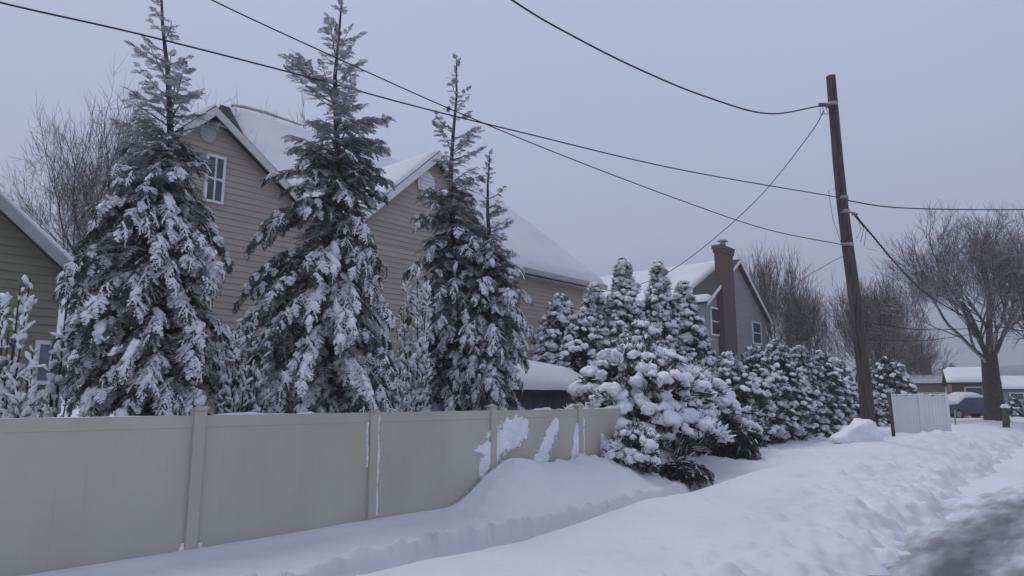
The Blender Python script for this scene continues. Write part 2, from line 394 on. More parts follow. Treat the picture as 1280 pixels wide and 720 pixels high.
ua = np.array(sorted([-x for x in geo(0, .3, 1.12, 900)][1:])+list(axis([(0, 18, .045), (18, 34, .09)]))+geo(34, .1, 1.06, 1500))
va = np.array(sorted([-x for x in geo(8.4, .1, 1.1, 900)])+list(axis([(-8.3, .2, .045)]))+geo(.2, .1, 1.1, 900))
Ug, Vg = np.meshgrid(ua, va, indexing='ij'); Hg = ground_h(Ug, Vg)
Hg = np.where(np.hypot(Ug, Vg) > 60, Hg*.3+.15, Hg)
# clods thrown by the plough and loose crumbs
crng = np.random.default_rng(3)
def clods(n, u0, u1, vf, r0, r1, hk=.7):
    for _ in range(n):
        cu = u0+(u1-u0)*crng.random()**1.3; cv = vf(cu); rr = r0+(r1-r0)*crng.random()**2.5; i0, i1 = np.searchsorted(ua, [cu-rr*1.3, cu+rr*1.3]); j0, j1 = np.searchsorted(va, [cv-rr*1.3, cv+rr*1.3])
        if i1-i0 < 2 or j1-j0 < 2: continue
        a_ = crng.random()*3.14; du = Ug[i0:i1, j0:j1]-cu; dv = Vg[i0:i1, j0:j1]-cv; x = du*math.cos(a_)+dv*math.sin(a_); y = (-du*math.sin(a_)+dv*math.cos(a_))*(1+crng.random()*.8)
        Hg[i0:i1, j0:j1] += rr*hk*(.6+.6*crng.random())*np.clip(1-(x*x+y*y)/rr**2, 0, 1)**1.3*(.75+.5*fbm(du*9+cu*7, dv*9+cv*5, 5, 2))
clods(1500, 5, 30, lambda u: float(edge_v(u))+.45-abs(crng.normal(0, .8)), .03, .18, .46)
clods(900, 5, 26, lambda u: crng.uniform(-5.0, -2.2), .03, .13, .32)
clods(500, 14.5, 28, lambda u: crng.uniform(-8.2, -4.5), .05, .2, .3)
clods(420, 3.5, 12.5, lambda u: -6.25+crng.normal(0, .16), .03, .09, .4)
clods(260, 3.5, 12.5, lambda u: -5.8+crng.normal(0, .2), .03, .1, .5)
clods(160, 7, 13, lambda u: -7.2+crng.normal(0, .45), .04, .16, .4)
def sheet(name, U, V, H, m, kind='structure'):
    pts = np.stack([U*D.x+V*N.x, U*D.y+V*N.y, H], -1).reshape(-1, 3); a, b = U.shape
    i = np.arange(a*b).reshape(a, b); F = np.stack([i[:-1, :-1], i[:-1, 1:], i[1:, 1:], i[1:, :-1]], -1).reshape(-1, 4)
    o = link(name, npmesh(name, pts, F, True), m); o['kind'] = kind; return o
sheet('ground', Ug, Vg, Hg, M['snow'])
ru = np.concatenate([axis([(-12, 4, .2), (4, 22, .05)]), geo(22, .07, 1.04, 400)]); rv = axis([(-5.2, 1.5, .05), (1.5, 8.2, .15)])
Ur, Vr = np.meshgrid(ru, rv, indexing='ij')
near = np.exp(-np.clip(Ur-6, 0, 99)/18)
Hr = -.17+.035*fbm(Ur*.5, Vr*2.2, 81, 5)+.02*fbm(Ur*3, Vr*4, 83, 3)+.03*np.abs(fbm(Ur*.3, Vr*3.1, 85, 4))
road = sheet('road', Ur, Vr, Hr, M['road'])
# let the shader run with the street: the road's own frame
wear = (.20*near+.07-.27*(1-sst(Vr, -2.75, -1.55))+.16*np.exp(-((Vr+.4)/.22)**2)*near+.15*np.exp(-((Vr+1.55)/.2)**2)*near-.1*np.exp(-((Vr+1.0)/.25)**2)*near+.18*np.exp(-((Vr-1.6)/.5)**2)-.38*sst(Ur, 12, 26)).ravel()
at = road.data.attributes.new('wear', 'FLOAT', 'POINT'); at.data.foreach_set('value', wear.astype(np.float32))
# rotate coordinates so object space x runs along the street
co = np.empty(len(road.data.vertices)*3, np.float32); road.data.vertices.foreach_get('co', co); co = co.reshape(-1, 3)
loc = np.stack([co[:, 0]*D.x+co[:, 1]*D.y, -(co[:, 0]*N.x+co[:, 1]*N.y), co[:, 2]], -1); road.data.vertices.foreach_set('co', loc.ravel().astype(np.float32)); road.rotation_euler[2] = STREET
def gh(u, v): return float(ground_h(u, v))
def gxy(p): return gh(p.x*D.x+p.y*D.y, p.x*N.x+p.y*N.y)
# distant wooded hill
hx = np.linspace(-100, 900, 160); hy = np.linspace(0, 1, 14); HX, HY = np.meshgrid(hx, hy, indexing='ij')
hz = np.sin(HY*math.pi*.5)*(30+12*fbm(HX*.006, HY, 91, 4)+3*fbm(HX*.05, HY*3, 93, 3))*sst(HX, 60, 330)
hp = np.stack([HX, 440+HY*160+0*HX, hz-1], -1).reshape(-1, 3); a, b = HX.shape; ii = np.arange(a*b).reshape(a, b)
o = link('hills', npmesh('hills', hp, np.stack([ii[:-1, :-1], ii[1:, :-1], ii[1:, 1:], ii[:-1, 1:]], -1).reshape(-1, 4), True), M['hill']); o['kind'] = 'structure'

# ------------------------------------------------------------------ houses (local x along the street, y away from it)
def siding(mb, z0, z1, xl, xr, y=0, h=.16, lap=.022):
    z = z0
    while z < z1-1e-3:
        t = min(z+h, z1); a, b, c, d_ = xl(z), xr(z), xr(t), xl(t)
        if b-a > .02:
            mb.poly([(a, y-lap, z), (b, y-lap, z), (max(c, d_+.001), y, t), (d_, y, t)]); mb.poly([(a, y, z), (b, y, z), (b, y-lap, z), (a, y-lap, z)])
        z = t
def snow_slab(name, q, T, parent, seed=0, res=.16, m=None, over=0, ragged=0):
    """thick settled snow on the quad q (p0,p1 along the eave, p2,p3 along the ridge)"""
    q = [Vector(p) for p in q]; nrm = (q[1]-q[0]).cross(q[3]-q[0]).normalized()
    if nrm.z < 0: nrm = -nrm
    L = max((q[1]-q[0]).length, (q[2]-q[3]).length); Hh = (q[3]-q[0]).length
    a = max(4, min(160, int(L/res))); b = max(4, min(90, int(Hh/res)))
    s = np.linspace(0, 1, a); t = np.linspace(0, 1, b); Sg, Tg = np.meshgrid(s, t, indexing='ij')
    Q = np.array([p[:] for p in q]); base = (Q[0]*(1-Sg)[..., None]+Q[1]*Sg[..., None])*(1-Tg)[..., None]+(Q[3]*(1-Sg)[..., None]+Q[2]*Sg[..., None])*Tg[..., None]
    ed = np.minimum(np.minimum(Sg, 1-Sg)*L, np.minimum(Tg, 1-Tg)*Hh)
    hgt = T*np.sqrt(np.clip(ed/(T*1.2), 0, 1))*(1+.22*fbm(Sg*L*.5, Tg*Hh*.5, seed, 3))
    if over:     # lip hanging past the eave
        dv = np.array((q[0]-q[3]).normalized()[:]); base = base+dv*(over*(1-Tg)**6*(1+.6*fbm(Sg*L*1.2, Tg, seed+5, 3)))[..., None]
    top = base+np.array([0, 0, 1.0])*hgt[..., None]*(.6+.4*nrm.z)+np.array(nrm[:])*.012
    n = a*b; i = np.arange(n).reshape(a, b); F = np.stack([i[:-1, :-1], i[1:, :-1], i[1:, 1:], i[:-1, 1:]], -1).reshape(-1, 4)
    bot = base-np.array([0, 0, .02])
    ring = list(i[:, 0])+list(i[-1, 1:])+list(i[-2::-1, -1])+list(i[0, -2:0:-1])
    V = np.concatenate([top.reshape(-1, 3), bot.reshape(-1, 3)[ring]]); rn = len(ring)
    F2 = np.array([[ring[k], n+k, n+(k+1) % rn, ring[(k+1) % rn]] for k in range(rn)])
    return link(name, npmesh(name, V, np.concatenate([F, F2]), True), m or M['snow'], parent)
def plane_slab(mb, q, th):
    q = [Vector(p) for p in q]; n_ = (q[1]-q[0]).cross(q[2]-q[0]).normalized()
    if n_.z < 0: n_ = -n_
    mb.prism([p for p in q], [p-n_*th for p in q])
def window(parent, x0, x1, z0, z1, y, m='white_paint', grid=(1, 2), fw=.07, snow=False, glass='glass'):
    f = MB(); f.box(x0-fw, x1+fw, y-.06, y+.01, z0-fw, z0); f.box(x0-fw, x1+fw, y-.06, y+.01, z1, z1+fw)
    f.box(x0-fw, x0, y-.058, y+.01, z0, z1); f.box(x1, x1+fw, y-.058, y+.01, z0, z1)
    for k in range(1, grid[0]): xx = x0+(x1-x0)*k/grid[0]; f.box(xx-.02, xx+.02, y-.05, y+.01, z0, z1)
    for k in range(1, grid[1]): zz = z0+(z1-z0)*k/grid[1]; f.box(x0, x1, y-.052, y+.01, zz-.03, zz+.03)
    o = f.build('window', M[m], parent)
    g = MB(); g.poly([(x0, y-.03, z0), (x1, y-.03, z0), (x1, y-.03, z1), (x0, y-.03, z1)]); g.build('pane', M[glass], o)
    if snow: s = MB(); s.box(x0-fw, x1+fw, y-.12, y-.03, z0-fw-.0, z0-fw+.07); s.build('snow_cover', M['snow'], o, bevel=.025)
    return o

# big tan house
VT = -17.0; TB = UV(0, VT, 0)
tan_h = empty('house', TB, STREET, label='large tan sided house with snowy roof and two gables behind the tall conifers', cat='house')
uA, zA = W(262, 143, VT+.9); uAr, zAr = W(370, 257, VT+.9); sA = (zA-zAr)/(uAr-uA)
uB, zB = W(541, 197, VT+.9); uBl, zBl = W(465, 258, VT+.9); sB = (zB-zBl)/(uB-uBl)
uC, zC = W(745, 357, VT); ze = zC-.05
RD = 3.4; uRg, zRg = W(440, 184, VT-RD); zR = zRg
wallA = MB()
zlowA = 3.6
aL = uA-.55; aR = uA+3.9
siding(wallA, .0, zA-.12, lambda z: max(aL, uA-(zA-z)/1.05), lambda z: min(aR, uA+(zA-z)/sA), y=-.9)
wallA.poly([(aL, -.9, 0), (aL, 1.5, 0), (aL, 1.5, zA-.7), (aL, -.9, zA-.7)])
wallA.poly([(aR, -.9, 0), (aR, 3, 0), (aR, 3, zA-3.9*sA), (aR, -.9, zA-3.9*sA)])
wallA.build('wall', M['tan_siding'], tan_h)
wm = MB(); uLm = W(286, 147, VT-RD)[0]
siding(wm, 0, ze-.12, lambda z: uLm, lambda z: uC-.45, y=0)
siding(wm, ze-.3, zB-.14, lambda z: uB-(zB-z)/sB, lambda z: uB+(zB-z)/sB, y=-.9)
siding(wm, 0, ze-.3, lambda z: uB-(zB-ze+.3)/sB, lambda z: uB+(zB-ze+.3)/sB, y=-.9)
wm.poly([(uC-.45, 0, 0), (uC-.45, 9, 0), (uC-.45, 9, ze), (uC-.45, 0, ze)]); wm.poly([(uLm, 0, 0), (uLm, 9, 0), (uLm, 9, zR-.2), (uLm, RD, zR-.2), (uLm, 0, ze)])
e_ = (zB-ze+.3)/sB
for x_ in (uB-e_, uB+e_): wm.poly([(x_, -.9, 0), (x_, 0, 0), (x_, 0, ze-.2), (x_, -.9, ze-.2)])
wm.build('wall', M['tan_siding'], tan_h)
roof = MB()
hipx = uC-(RD+.4)
plane_slab(roof, [(uLm-.3, -.45, ze), (uC, -.45, ze), (hipx, RD, zR), (uLm-.3, RD, zR)], .14)
plane_slab(roof, [(uC, -.45, ze), (uC, 7.2, ze), (hipx, RD, zR-.01)], .13)
plane_slab(roof, [(uC, 7.2, ze), (uLm-.3, 7.2, ze), (uLm-.3, RD, zR-.004), (hipx, RD, zR-.004)], .12)
roof_o = roof.build('roof', M['shingle'], tan_h)
snow_slab('snow_cover', [(uLm, -.5, ze+.02), (uC+.04, -.5, ze+.02), (hipx, RD, zR), (uLm, RD, zR)], .26, roof_o, 1, res=.13, over=.1)
snow_slab('snow_cover', [(uC, -.3, ze+.02), (uC, 7, ze+.02), (hipx, RD+.1, zR), (hipx, RD-.1, zR)], .22, roof_o, 2, over=.1)
# cross gable roofs
def gable_roof(parent, u0, z0, sl, sr, wl, wr, y0, y1, th=.13, snow=(1, 1), name='roof', Ts=.2, seed=5):
    mb = MB()
    plane_slab(mb, [(u0-wl, y0, z0-wl*sl), (u0, y0, z0), (u0, y1, z0), (u0-wl, y1, z0-wl*sl)], th)
    plane_slab(mb, [(u0+wr, y0, z0-wr*sr), (u0+.001, y0, z0), (u0+.001, y1, z0), (u0+wr, y1, z0-wr*sr)], th)
    ro = mb.build(name, M['shingle'], parent)
    if snow[0]: snow_slab('snow_cover', [(u0-wl-.05, y1, z0-(wl+.05)*sl), (u0-wl-.05, y0-.03, z0-(wl+.05)*sl), (u0, y0-.03, z0), (u0, y1, z0)], Ts, ro, seed)
    if snow[1]: snow_slab('snow_cover', [(u0+wr+.05, y0-.03, z0-(wr+.05)*sr), (u0+wr+.05, y1, z0-(wr+.05)*sr), (u0+snow[1]-1, y1, z0-(snow[1]-1)*sr), (u0+snow[1]-1, y0-.03, z0-(snow[1]-1)*sr)], Ts, ro, seed+1)
    return ro
def rake(parent, u0, z0, sl, sr, wl, wr, y, wd=.2, th=.05, m='cream'):
    mb = MB()
    for sx, s, wdt in ((-1, sl, wl), (1, sr, wr)):
        a = (u0, y, z0-.01); b = (u0+sx*wdt, y, z0-wdt*s-.01); dn = wd*math.sqrt(1+s*s)
        p = [a, b, (b[0], y, b[2]-dn), (u0, y, a[2]-dn)]
        mb.prism(p, [(q[0], y+th, q[2]) for q in p])
    return mb.build('rake_trim', M[m], parent)
rA = gable_roof(tan_h, uA, zA+.16, 1.05, sA, .7, 4.2, -1.2, RD, snow=(1, 1.9), Ts=.16)
rake(tan_h, uA, zA+.12, 1.05, sA, .7, 4.2, -1.25, wd=.17)
rB = gable_roof(tan_h, uB, zB+.16, sB, sB, (zB-ze+.4)/sB, (zB-ze+.4)/sB, -1.2, RD, Ts=.16, seed=9)
rake(tan_h, uB, zB+.12, sB, sB, (zB-ze+.4)/sB, (zB-ze+.4)/sB, -1.25, wd=.2, m='white_paint')
# main eave fascia and gutter
mb = MB(); mb.box(uB+(zB-ze+.4)/sB+.1, uC+.02, -.6, -.46, ze-.2, ze-.01); mb.build('gutter', M['grey_trim'], tan_h)
mb = MB(); mb.box(uB+(zB-ze+.4)/sB+.1, uC-.02, -.44, -.03, ze-.3, ze-.24); mb.build('soffit', M['grey_trim'], tan_h)
# ridge cap seen along the top
u1, z1 = W(284, 147, VT-RD); mb = MB(); mb.tube([(u1+.1, RD, zR+.07), (u1+.5, RD, zR+.17), (u1+1.3, RD, zR+.22), (u1+2.6, RD, zR+.2)], [.05, .05, .05, .03], 6); mb.build('ridge_cap', M['grey_trim'], tan_h)
# round vent, attic window, lower windows
uv_, zv_ = W(531, 231, VT+.9)
mb = MB(); mb.prism([(uv_+.36*math.cos(a), -.99, zv_+.42*math.sin(a)) for a in np.linspace(0, 2*math.pi, 24, endpoint=False)], [(uv_+.36*math.cos(a), -.89, zv_+.42*math.sin(a)) for a in np.linspace(0, 2*math.pi, 24, endpoint=False)])
for k in range(5): zz = zv_-.26+.13*k; mb.box(uv_-.27, uv_+.27, -1.02, -.995, zz-.02, zz+.03)
mb.build('gable_vent', M['white_paint'], tan_h)
uv2, zv2 = W(259, 168, VT+.9)
mb = MB(); mb.prism([(uv2+.2*math.cos(a), -.97, zv2+.22*math.sin(a)) for a in np.linspace(0, 2*math.pi, 20, endpoint=False)], [(uv2+.2*math.cos(a), -.89, zv2+.22*math.sin(a)) for a in np.linspace(0, 2*math.pi, 20, endpoint=False)]); mb.build('gable_vent', M['grey_trim'], tan_h)
wx0, wz0 = W(256, 249, VT+.9); wx1, wz1 = W(278, 203, VT+.9)
window(tan_h, wx0, wx1, wz0, wz1+.05, -.93, grid=(2, 2), fw=.06)

# green house on the left
VG = -14.5; green = empty('house', UV(0, VG, 0), STREET, label='olive green clapboard house at the far left edge with snow on its sloping gable edge', cat='house')
g0, gz0 = W(0, 262, VG); g1, gz1 = W(100, 356, VG); sg = (gz0-gz1)/(g1-g0); gx = g1-4.0; gz = gz1+4.0*sg
mb = MB(); siding(mb, 0, gz-.15, lambda z: max(gx-3.7, gx-(gz-z)/sg), lambda z: min(g1-.3, gx+(gz-z)/sg), y=0, h=.15)
mb.poly([(g1-.3, 0, 0), (g1-.3, 8, 0), (g1-.3, 8, gz1+.2), (g1-.3, 0, gz1+.2)]); mb.build('wall', M['green_siding'], green)
gable_roof(green, gx, gz+.12, sg, sg, 4.05, 4.05, -.35, 8, Ts=.13, seed=15)
rake(green, gx, gz+.1, sg, sg, 4.03, 4.03, -.4, wd=.17, m='grey_trim')
a0, c0 = W(44, 476, VG); a1, c1 = W(78, 432, VG); window(green, a0, a1, c0, c1, -.03, grid=(2, 1), glass='blue_shade', snow=True)

# grey house with brick chimney
VC = -17.0; ch = empty('house', UV(0, VC, 0), STREET, label='grey gabled house with red brick chimney beyond the snowy bushes', cat='house')
cu, cz = W(912, 322, VC); cl_, czl = W(878, 377, VC); cr_, czr = W(959, 402, VC); cu = (cl_+cr_)/2+.1; sl = (cz-czl)/(cu-cl_); sr = (cz-czr)/(cr_-cu)
mb = MB(); siding(mb, 0, cz-.2, lambda z: max(cl_+.3, cu-(cz-z)/sl), lambda z: min(cr_-.3, cu+(cz-z)/sr), h=.14)
mb.poly([(cl_+.3, 0, 0), (cl_+.3, 13, 0), (cl_+.3, 13, czl), (cl_+.3, 0, czl)]); mb.build('wall', M['grey_siding'], ch)
rf = MB()
plane_slab(rf, [(cl_, -.3, czl), (cu, -.3, cz), (cu, 13, cz), (cl_, 13, czl)], .14); plane_slab(rf, [(cr_, -.3, czr), (cu+.001, -.3, cz), (cu+.001, 13, cz), (cr_, 13, czr)], .14)
ro = rf.build('roof', M['shingle'], ch)
# snow has slid off the near edge of the left slope
snow_slab('snow_cover', [(cl_-.05, 13, czl), (cl_-.05, 1.7, czl+.02), (cu, .6, cz), (cu, 13, cz)], .24, ro, 21, res=.2)
snow_slab('snow_cover', [(cl_-.1, .9, czl), (cl_-.1, -.35, czl), (cl_+.5, -.35, czl+.5*sl), (cl_+.6, .9, czl+.6*sl)], .25, ro, 22)
snow_slab('snow_cover', [(cr_+.05, -.33, czr), (cr_+.05, 13, czr), (cu, 13, cz), (cu, -.33, cz)], .22, ro, 23, res=.2)
rake(ch, cu, cz-.02, sl, sr, cu-cl_, cr_-cu, -.35, wd=.16, m='white_paint')
k0, kz = W(906, 420, VC+.4); k1, _ = W(921, 420, VC+.4); kt = W(908, 305, VC+.5)[1]
mb = MB(); mb.box(k0, k1, -.42, -.005, 0, kt-.55); chim = mb.build('chimney', M['brick'], ch)
mb = MB(); mb.box(k0-.06, k1+.06, -.48, .05, kt-.55, kt-.35); mb.box(k0-.1, k1+.1, -.52, .1, kt-.347, kt-.12); mb.build('chimney_crown', M['brick'], chim)
km = (k0+k1)/2; mb = MB(); mb.tube([(km, -.21, kt-.14), (km, -.21, kt+.2)], .16, 10); mb.box(km-.26, km+.26, -.44, .02, kt+.2, kt+.26); mb.build('flue_cap', M['steel'], chim)
sn = MB(); sn.box(km-.25, km+.25, -.43, .01, kt+.262, kt+.36); sn.build('snow_cover', M['snow'], chim, bevel=.04)
q0, r0 = W(889, 417, VC); q1, r1 = W(900, 388, VC); window(ch, q0, q1-.15, r0, r1, -.03, grid=(1, 2), fw=.09)
q0, r0 = W(941, 428, VC); q1, r1 = W(949, 405, VC); window(ch, q0, q1, r0, r1, -.03, grid=(1, 2), fw=.09)

# garden shed just behind the fence
VS = -11.4; s0, sz0 = W(640, 486, VS); s1, sz1 = W(724, 486, VS); shed = empty('shed', UV(s0, VS, 0), STREET, label='low dark shed under deep snow just behind the fence', cat='shed')
Ls = s1-s0; mb = MB()
for k in range(int(Ls/.2)+1): x = k*.2; mb.box(x, min(x+.185, Ls), -.02, .02, 0, sz0-.05)
mb.box(0, Ls, 0.03, 2.1, 0, sz0-.05); mb.build('wall', M['shed'], shed)
mb = MB(); plane_slab(mb, [(-.25, -.25, sz0), (Ls+.25, -.25, sz0), (Ls+.25, 2.3, sz0+.55), (-.25, 2.3, sz0+.55)], .1); sr_ = mb.build('roof', M['shingle'], shed)
snow_slab('snow_cover', [(-.3, -.3, sz0+.01), (Ls+.3, -.3, sz0+.01), (Ls+.2, 2.3, sz0+.56), (-.2, 2.3, sz0+.56)], .5, sr_, 31, res=.07, over=.06)

# small far houses on the right
def far_house(label, cx, ybase, wpx, Y, wall, zw, rh, snowy=True, roofm='shingle', rot=0, chimney=None, dep=8, cols=2):
    p = P(cx, 500, Y); z0 = gxy(p)-.1 if Y < 60 else .1; wd = wpx*Y/FPX
    h = empty('house', (p.x, p.y, z0), rot, label=label, cat='house')
    mb = MB(); x0, x1 = -wd/2, wd/2; siding(mb, 0, zw, lambda z: x0, lambda z: x1, h=.2); mb.poly([(x0, 0, 0), (x0, dep, 0), (x0, dep, zw), (x0, dep/2, zw+rh), (x0, 0, zw)]); mb.poly([(x1, 0, 0), (x1, dep, 0), (x1, dep, zw), (x1, dep/2, zw+rh), (x1, 0, zw)])
    mb.build('wall', M[wall], h)
    rf = MB(); plane_slab(rf, [(x0-.3, -.4, zw), (x1+.3, -.4, zw), (x1+.3, dep/2, zw+rh), (x0-.3, dep/2, zw+rh)], .15); plane_slab(rf, [(x0-.3, dep+.4, zw), (x1+.3, dep+.4, zw), (x1+.3, dep/2, zw+rh-.005), (x0-.3, dep/2, zw+rh-.005)], .15)
    r_ = rf.build('roof', M[roofm], h)
    if snowy: snow_slab('snow_cover', [(x0-.3, -.42, zw+.02), (x1+.3, -.42, zw+.02), (x1+.3, dep/2, zw+rh), (x0-.3, dep/2, zw+rh)], .25, r_, int(cx), res=.3)
    for k in range(cols): x = x0+wd*(k+.5)/cols; window(h, x-.5, x+.5, 1.0, 2.1, -.03, fw=.1)
    if chimney is not None:
        mb = MB(); mb.box(chimney-.4, chimney+.4, dep/2-.4, dep/2+.4, zw+rh-.4, zw+rh+1.5); mb.box(chimney-.48, chimney+.48, dep/2-.48, dep/2+.48, zw+rh+1.3, zw+rh+1.45); mb.build('chimney', M['brick'], h)
    return h
far_house('distant olive brown house with dark chimney left of the red brick one', 1152, 0, 52, 60, 'olive_siding', 3.0, .9, False, roofm='roof_frost', chimney=.9, rot=R(-26), cols=3)
far_house('distant red brick house under snowy roof beside the big bare tree trunk', 1219, 0, 46, 50, 'brick_far', 2.5, 1.1, rot=R(-30), cols=1)
far_house('distant pale grey house at right edge with small snowy roof', 1290, 0, 66, 60, 'grey_siding', 2.5, 1.1, rot=R(-10))

# ------------------------------------------------------------------ vinyl fence
POSTS = [3.47+2.41*k for k in range(-4, 5)]; PZ = 1.48
fence = empty('vinyl_fence', UV(0, FV, 0), STREET, label='long tan vinyl privacy fence with stuck snow patches below the trees', cat='fence')
for k in range(len(POSTS)-1):
    a, b = POSTS[k]+.055, POSTS[k+1]-.055; mb = MB()
    n_ = 9; st = (b-a)/n_
    for i in range(n_): mb.box(a+i*st+.0002, a+(i+1)*st-.0002, -.018, .018, -.4, PZ-.13)
    pn = mb.build('panel', M['vinyl'], fence)
    mb = MB(); mb.box(a, b, -.026, .026, PZ-.135, PZ); mb.build('rail', M['vinyl'], fence, bevel=.006)
for k, u in enumerate(POSTS):
    zt = PZ+.05 if k != 5 else PZ+.0
    mb = MB(); mb.box(u-.064, u+.064, -.064, .064, -.4, zt); po = mb.build('post', M['vinyl'], fence, bevel=.006)
    mb = MB(); mb.box(u-.074, u+.074, -.074, .074, zt+.002, zt+.022)
    mb.prism([(u-.06, -.06, zt+.024), (u+.06, -.06, zt+.024), (u+.06, .06, zt+.024), (u-.06, .06, zt+.024)], [(u-.01, -.01, zt+.055), (u+.01, -.01, zt+.055), (u+.01, .01, zt+.055), (u-.01, .01, zt+.055)])
    mb.build('post_cap', M['vinyl'], po)
def relief(name, u0, u1, z0, z1, fn, parent, T=.05, res=.012, seed=0):
    """snow plastered on the street face of the fence; fn(u,z)->coverage, >0 where snow sticks"""
    a = int((u1-u0)/res); b = int((z1-z0)/res); us = np.linspace(u0, u1, a); zs = np.linspace(z0, z1, b); U, Z = np.meshgrid(us, zs, indexing='ij')
    c = fn(U, Z)+.6*fbm(U*8, Z*8, seed, 5)+.3*fbm(U*34, Z*34, seed+3, 3)
    t = T*np.sqrt(np.clip(c*2.2, 0, 1))*(.75+.5*fbm(U*6, Z*6, seed+7, 3)); keep = c > 0
    V = np.stack([U, -.019-np.where(keep, t, -.03), Z], -1).reshape(-1, 3); i = np.arange(a*b).reshape(a, b)
    k4 = keep[:-1, :-1] | keep[1:, :-1] | keep[1:, 1:] | keep[:-1, 1:]
    F = np.stack([i[:-1, :-1], i[1:, :-1], i[1:, 1:], i[:-1, 1:]], -1)[k4]
    if len(F): link(name, npmesh(name, V, F, True), M['tree_snow'], parent)
def Wf(x, y): return W(x, y, FV)
def streak(pts, wd):
    P_ = [Wf(*p) for p in pts]
    def fn(U, Z):
        best = np.full(U.shape, -9.0)
        for i in range(len(P_)-1):
            (a, b), (c, d_) = P_[i], P_[i+1]; w0, w1 = wd[i], wd[i+1]
            t = np.clip(((U-a)*(c-a)+(Z-b)*(d_-b))/((c-a)**2+(d_-b)**2+1e-9), 0, 1)
            dist = np.hypot(U-(a+(c-a)*t), Z-(b+(d_-b)*t)); best = np.maximum(best, 1-dist/(w0+(w1-w0)*t))
        return best
    us = [p[0] for p in P_]; zs = [p[1] for p in P_]; m_ = max(wd)*1.6
    return fn, min(us)-m_, max(us)+m_, min(zs)-m_, max(zs)+m_
for sd_, (pts, wd) in enumerate([
    ([(650, 533), (628, 548), (610, 566), (602, 590)], [.2, .26, .24, .1]),
    ([(616, 560), (618, 590), (614, 612)], [.09, .07, .12]),
    ([(694, 528), (684, 552), (675, 575), (673, 592)], [.08, .17, .17, .14]),
    ([(725, 530), (722, 560), (720, 592)], [.14, .18, .3]),
    ([(752, 545), (756, 570), (764, 600)], [.05, .2, .36])]):
    fn, ua_, ub_, za_, zb_ = streak(pts, wd); relief('stuck_snow', ua_, ub_, max(za_, .02), min(zb_, PZ+.02), fn, fence, T=.035, seed=200+sd_*11)
def strip(u, z0, z1, wdt, seed): relief('stuck_snow', u-.05, u+.05, z0, z1, lambda U, Z: 1-np.abs(U-u-.01*np.sin(Z*9))/wdt-.25, fence, T=.03, res=.006, seed=seed)
strip(POSTS[5]+.085, .1, 1.43, .035, 301); strip(POSTS[5]-.09, .75, 1.35, .02, 305)
strip(POSTS[4]-.085, 0, .12, .04, 307); strip(POSTS[4]+.1, 0, .1, .05, 309)
# crust on the rail tops
def snow_line(u0, u1, z, parent, T, seed, wd=.03):
    n = max(4, int((u1-u0)/.03)); V, F = [], []
    for i in range(n+1):
        u = u0+(u1-u0)*i/n; t = max(0, T*(.6+1.2*float(fbm(np.array(u*2.2), np.array(0.), seed, 3))))*min(1, i/3, (n-i)/3)+.001
        for k, a in enumerate(np.linspace(0, math.pi, 7)): V.append((u, -math.cos(a)*wd, z-.004+math.sin(a)*t))
    for i in range(n):
        for k in range(6): a = i*7+k; F.append((a, a+7, a+8, a+1))
    link('snow_cover', npmesh('snow_cover', V, F, True), M['snow'], parent)
snow_line(3.6, 5.0, PZ, fence, .035, 5); snow_line(9.3, 9.9, PZ, fence, .03, 6); snow_line(10.0, 10.75, PZ, fence, .06, 7, .05); snow_line(10.85, 12.2, PZ, fence, .05, 8)
snow_line(0.2, 3.3, PZ, fence, .006, 9)

# far white fence by the neighbour's drive
pa = Gz(1117, 536, .25); pb = Gz(1182, 545, .25); pb = Vector((pb.x, pb.y, 0)); pa.z = 0
Yf = 27.0; pa = P(1117, 500, Yf); pb = P(1183, 500, Yf-.6); pa.z = pb.z = 0; ln = (pb-pa).length; an = math.atan2(pb.y-pa.y, pb.x-pa.x); gz_ = gxy((pa+pb)/2)
wf = empty('vinyl_fence', (pa.x, pa.y, 0), an, label='short white vinyl fence with scalloped snowy top beyond the leaning pole', cat='fence')
for k in range(2):
    a, b = ln*k/2+.05, ln*(k+1)/2-.05; mb = MB(); n_ = 7
    for i in range(n_):
        x0 = a+(b-a)*i/n_; x1 = a+(b-a)*(i+1)/n_-.004; mb.box(x0, x1, -.02, .02, -.3, 1.82+.03*math.sin(i*1.4+k))
    mb.build('panel', M['vinyl_white'], wf)
for k in range(3): mb = MB(); x = ln*k/2; mb.box(x-.06, x+.06, -.06, .06, -.3, 1.9); mb.build('post', M['vinyl_white'], wf, bevel=.01)
pf = MB()
bk = Bake()
for i in range(16): bk.add(i % 6, frame((ln*(i+.5)/16, 0, 1.86), (1, 0, 0), (0, 0, 1), .1*random.uniform(.7, 1.3), None, .06))
link('snow_cover', bk.mesh('snow_cover', PUFFS, True), M['tree_snow'], wf)

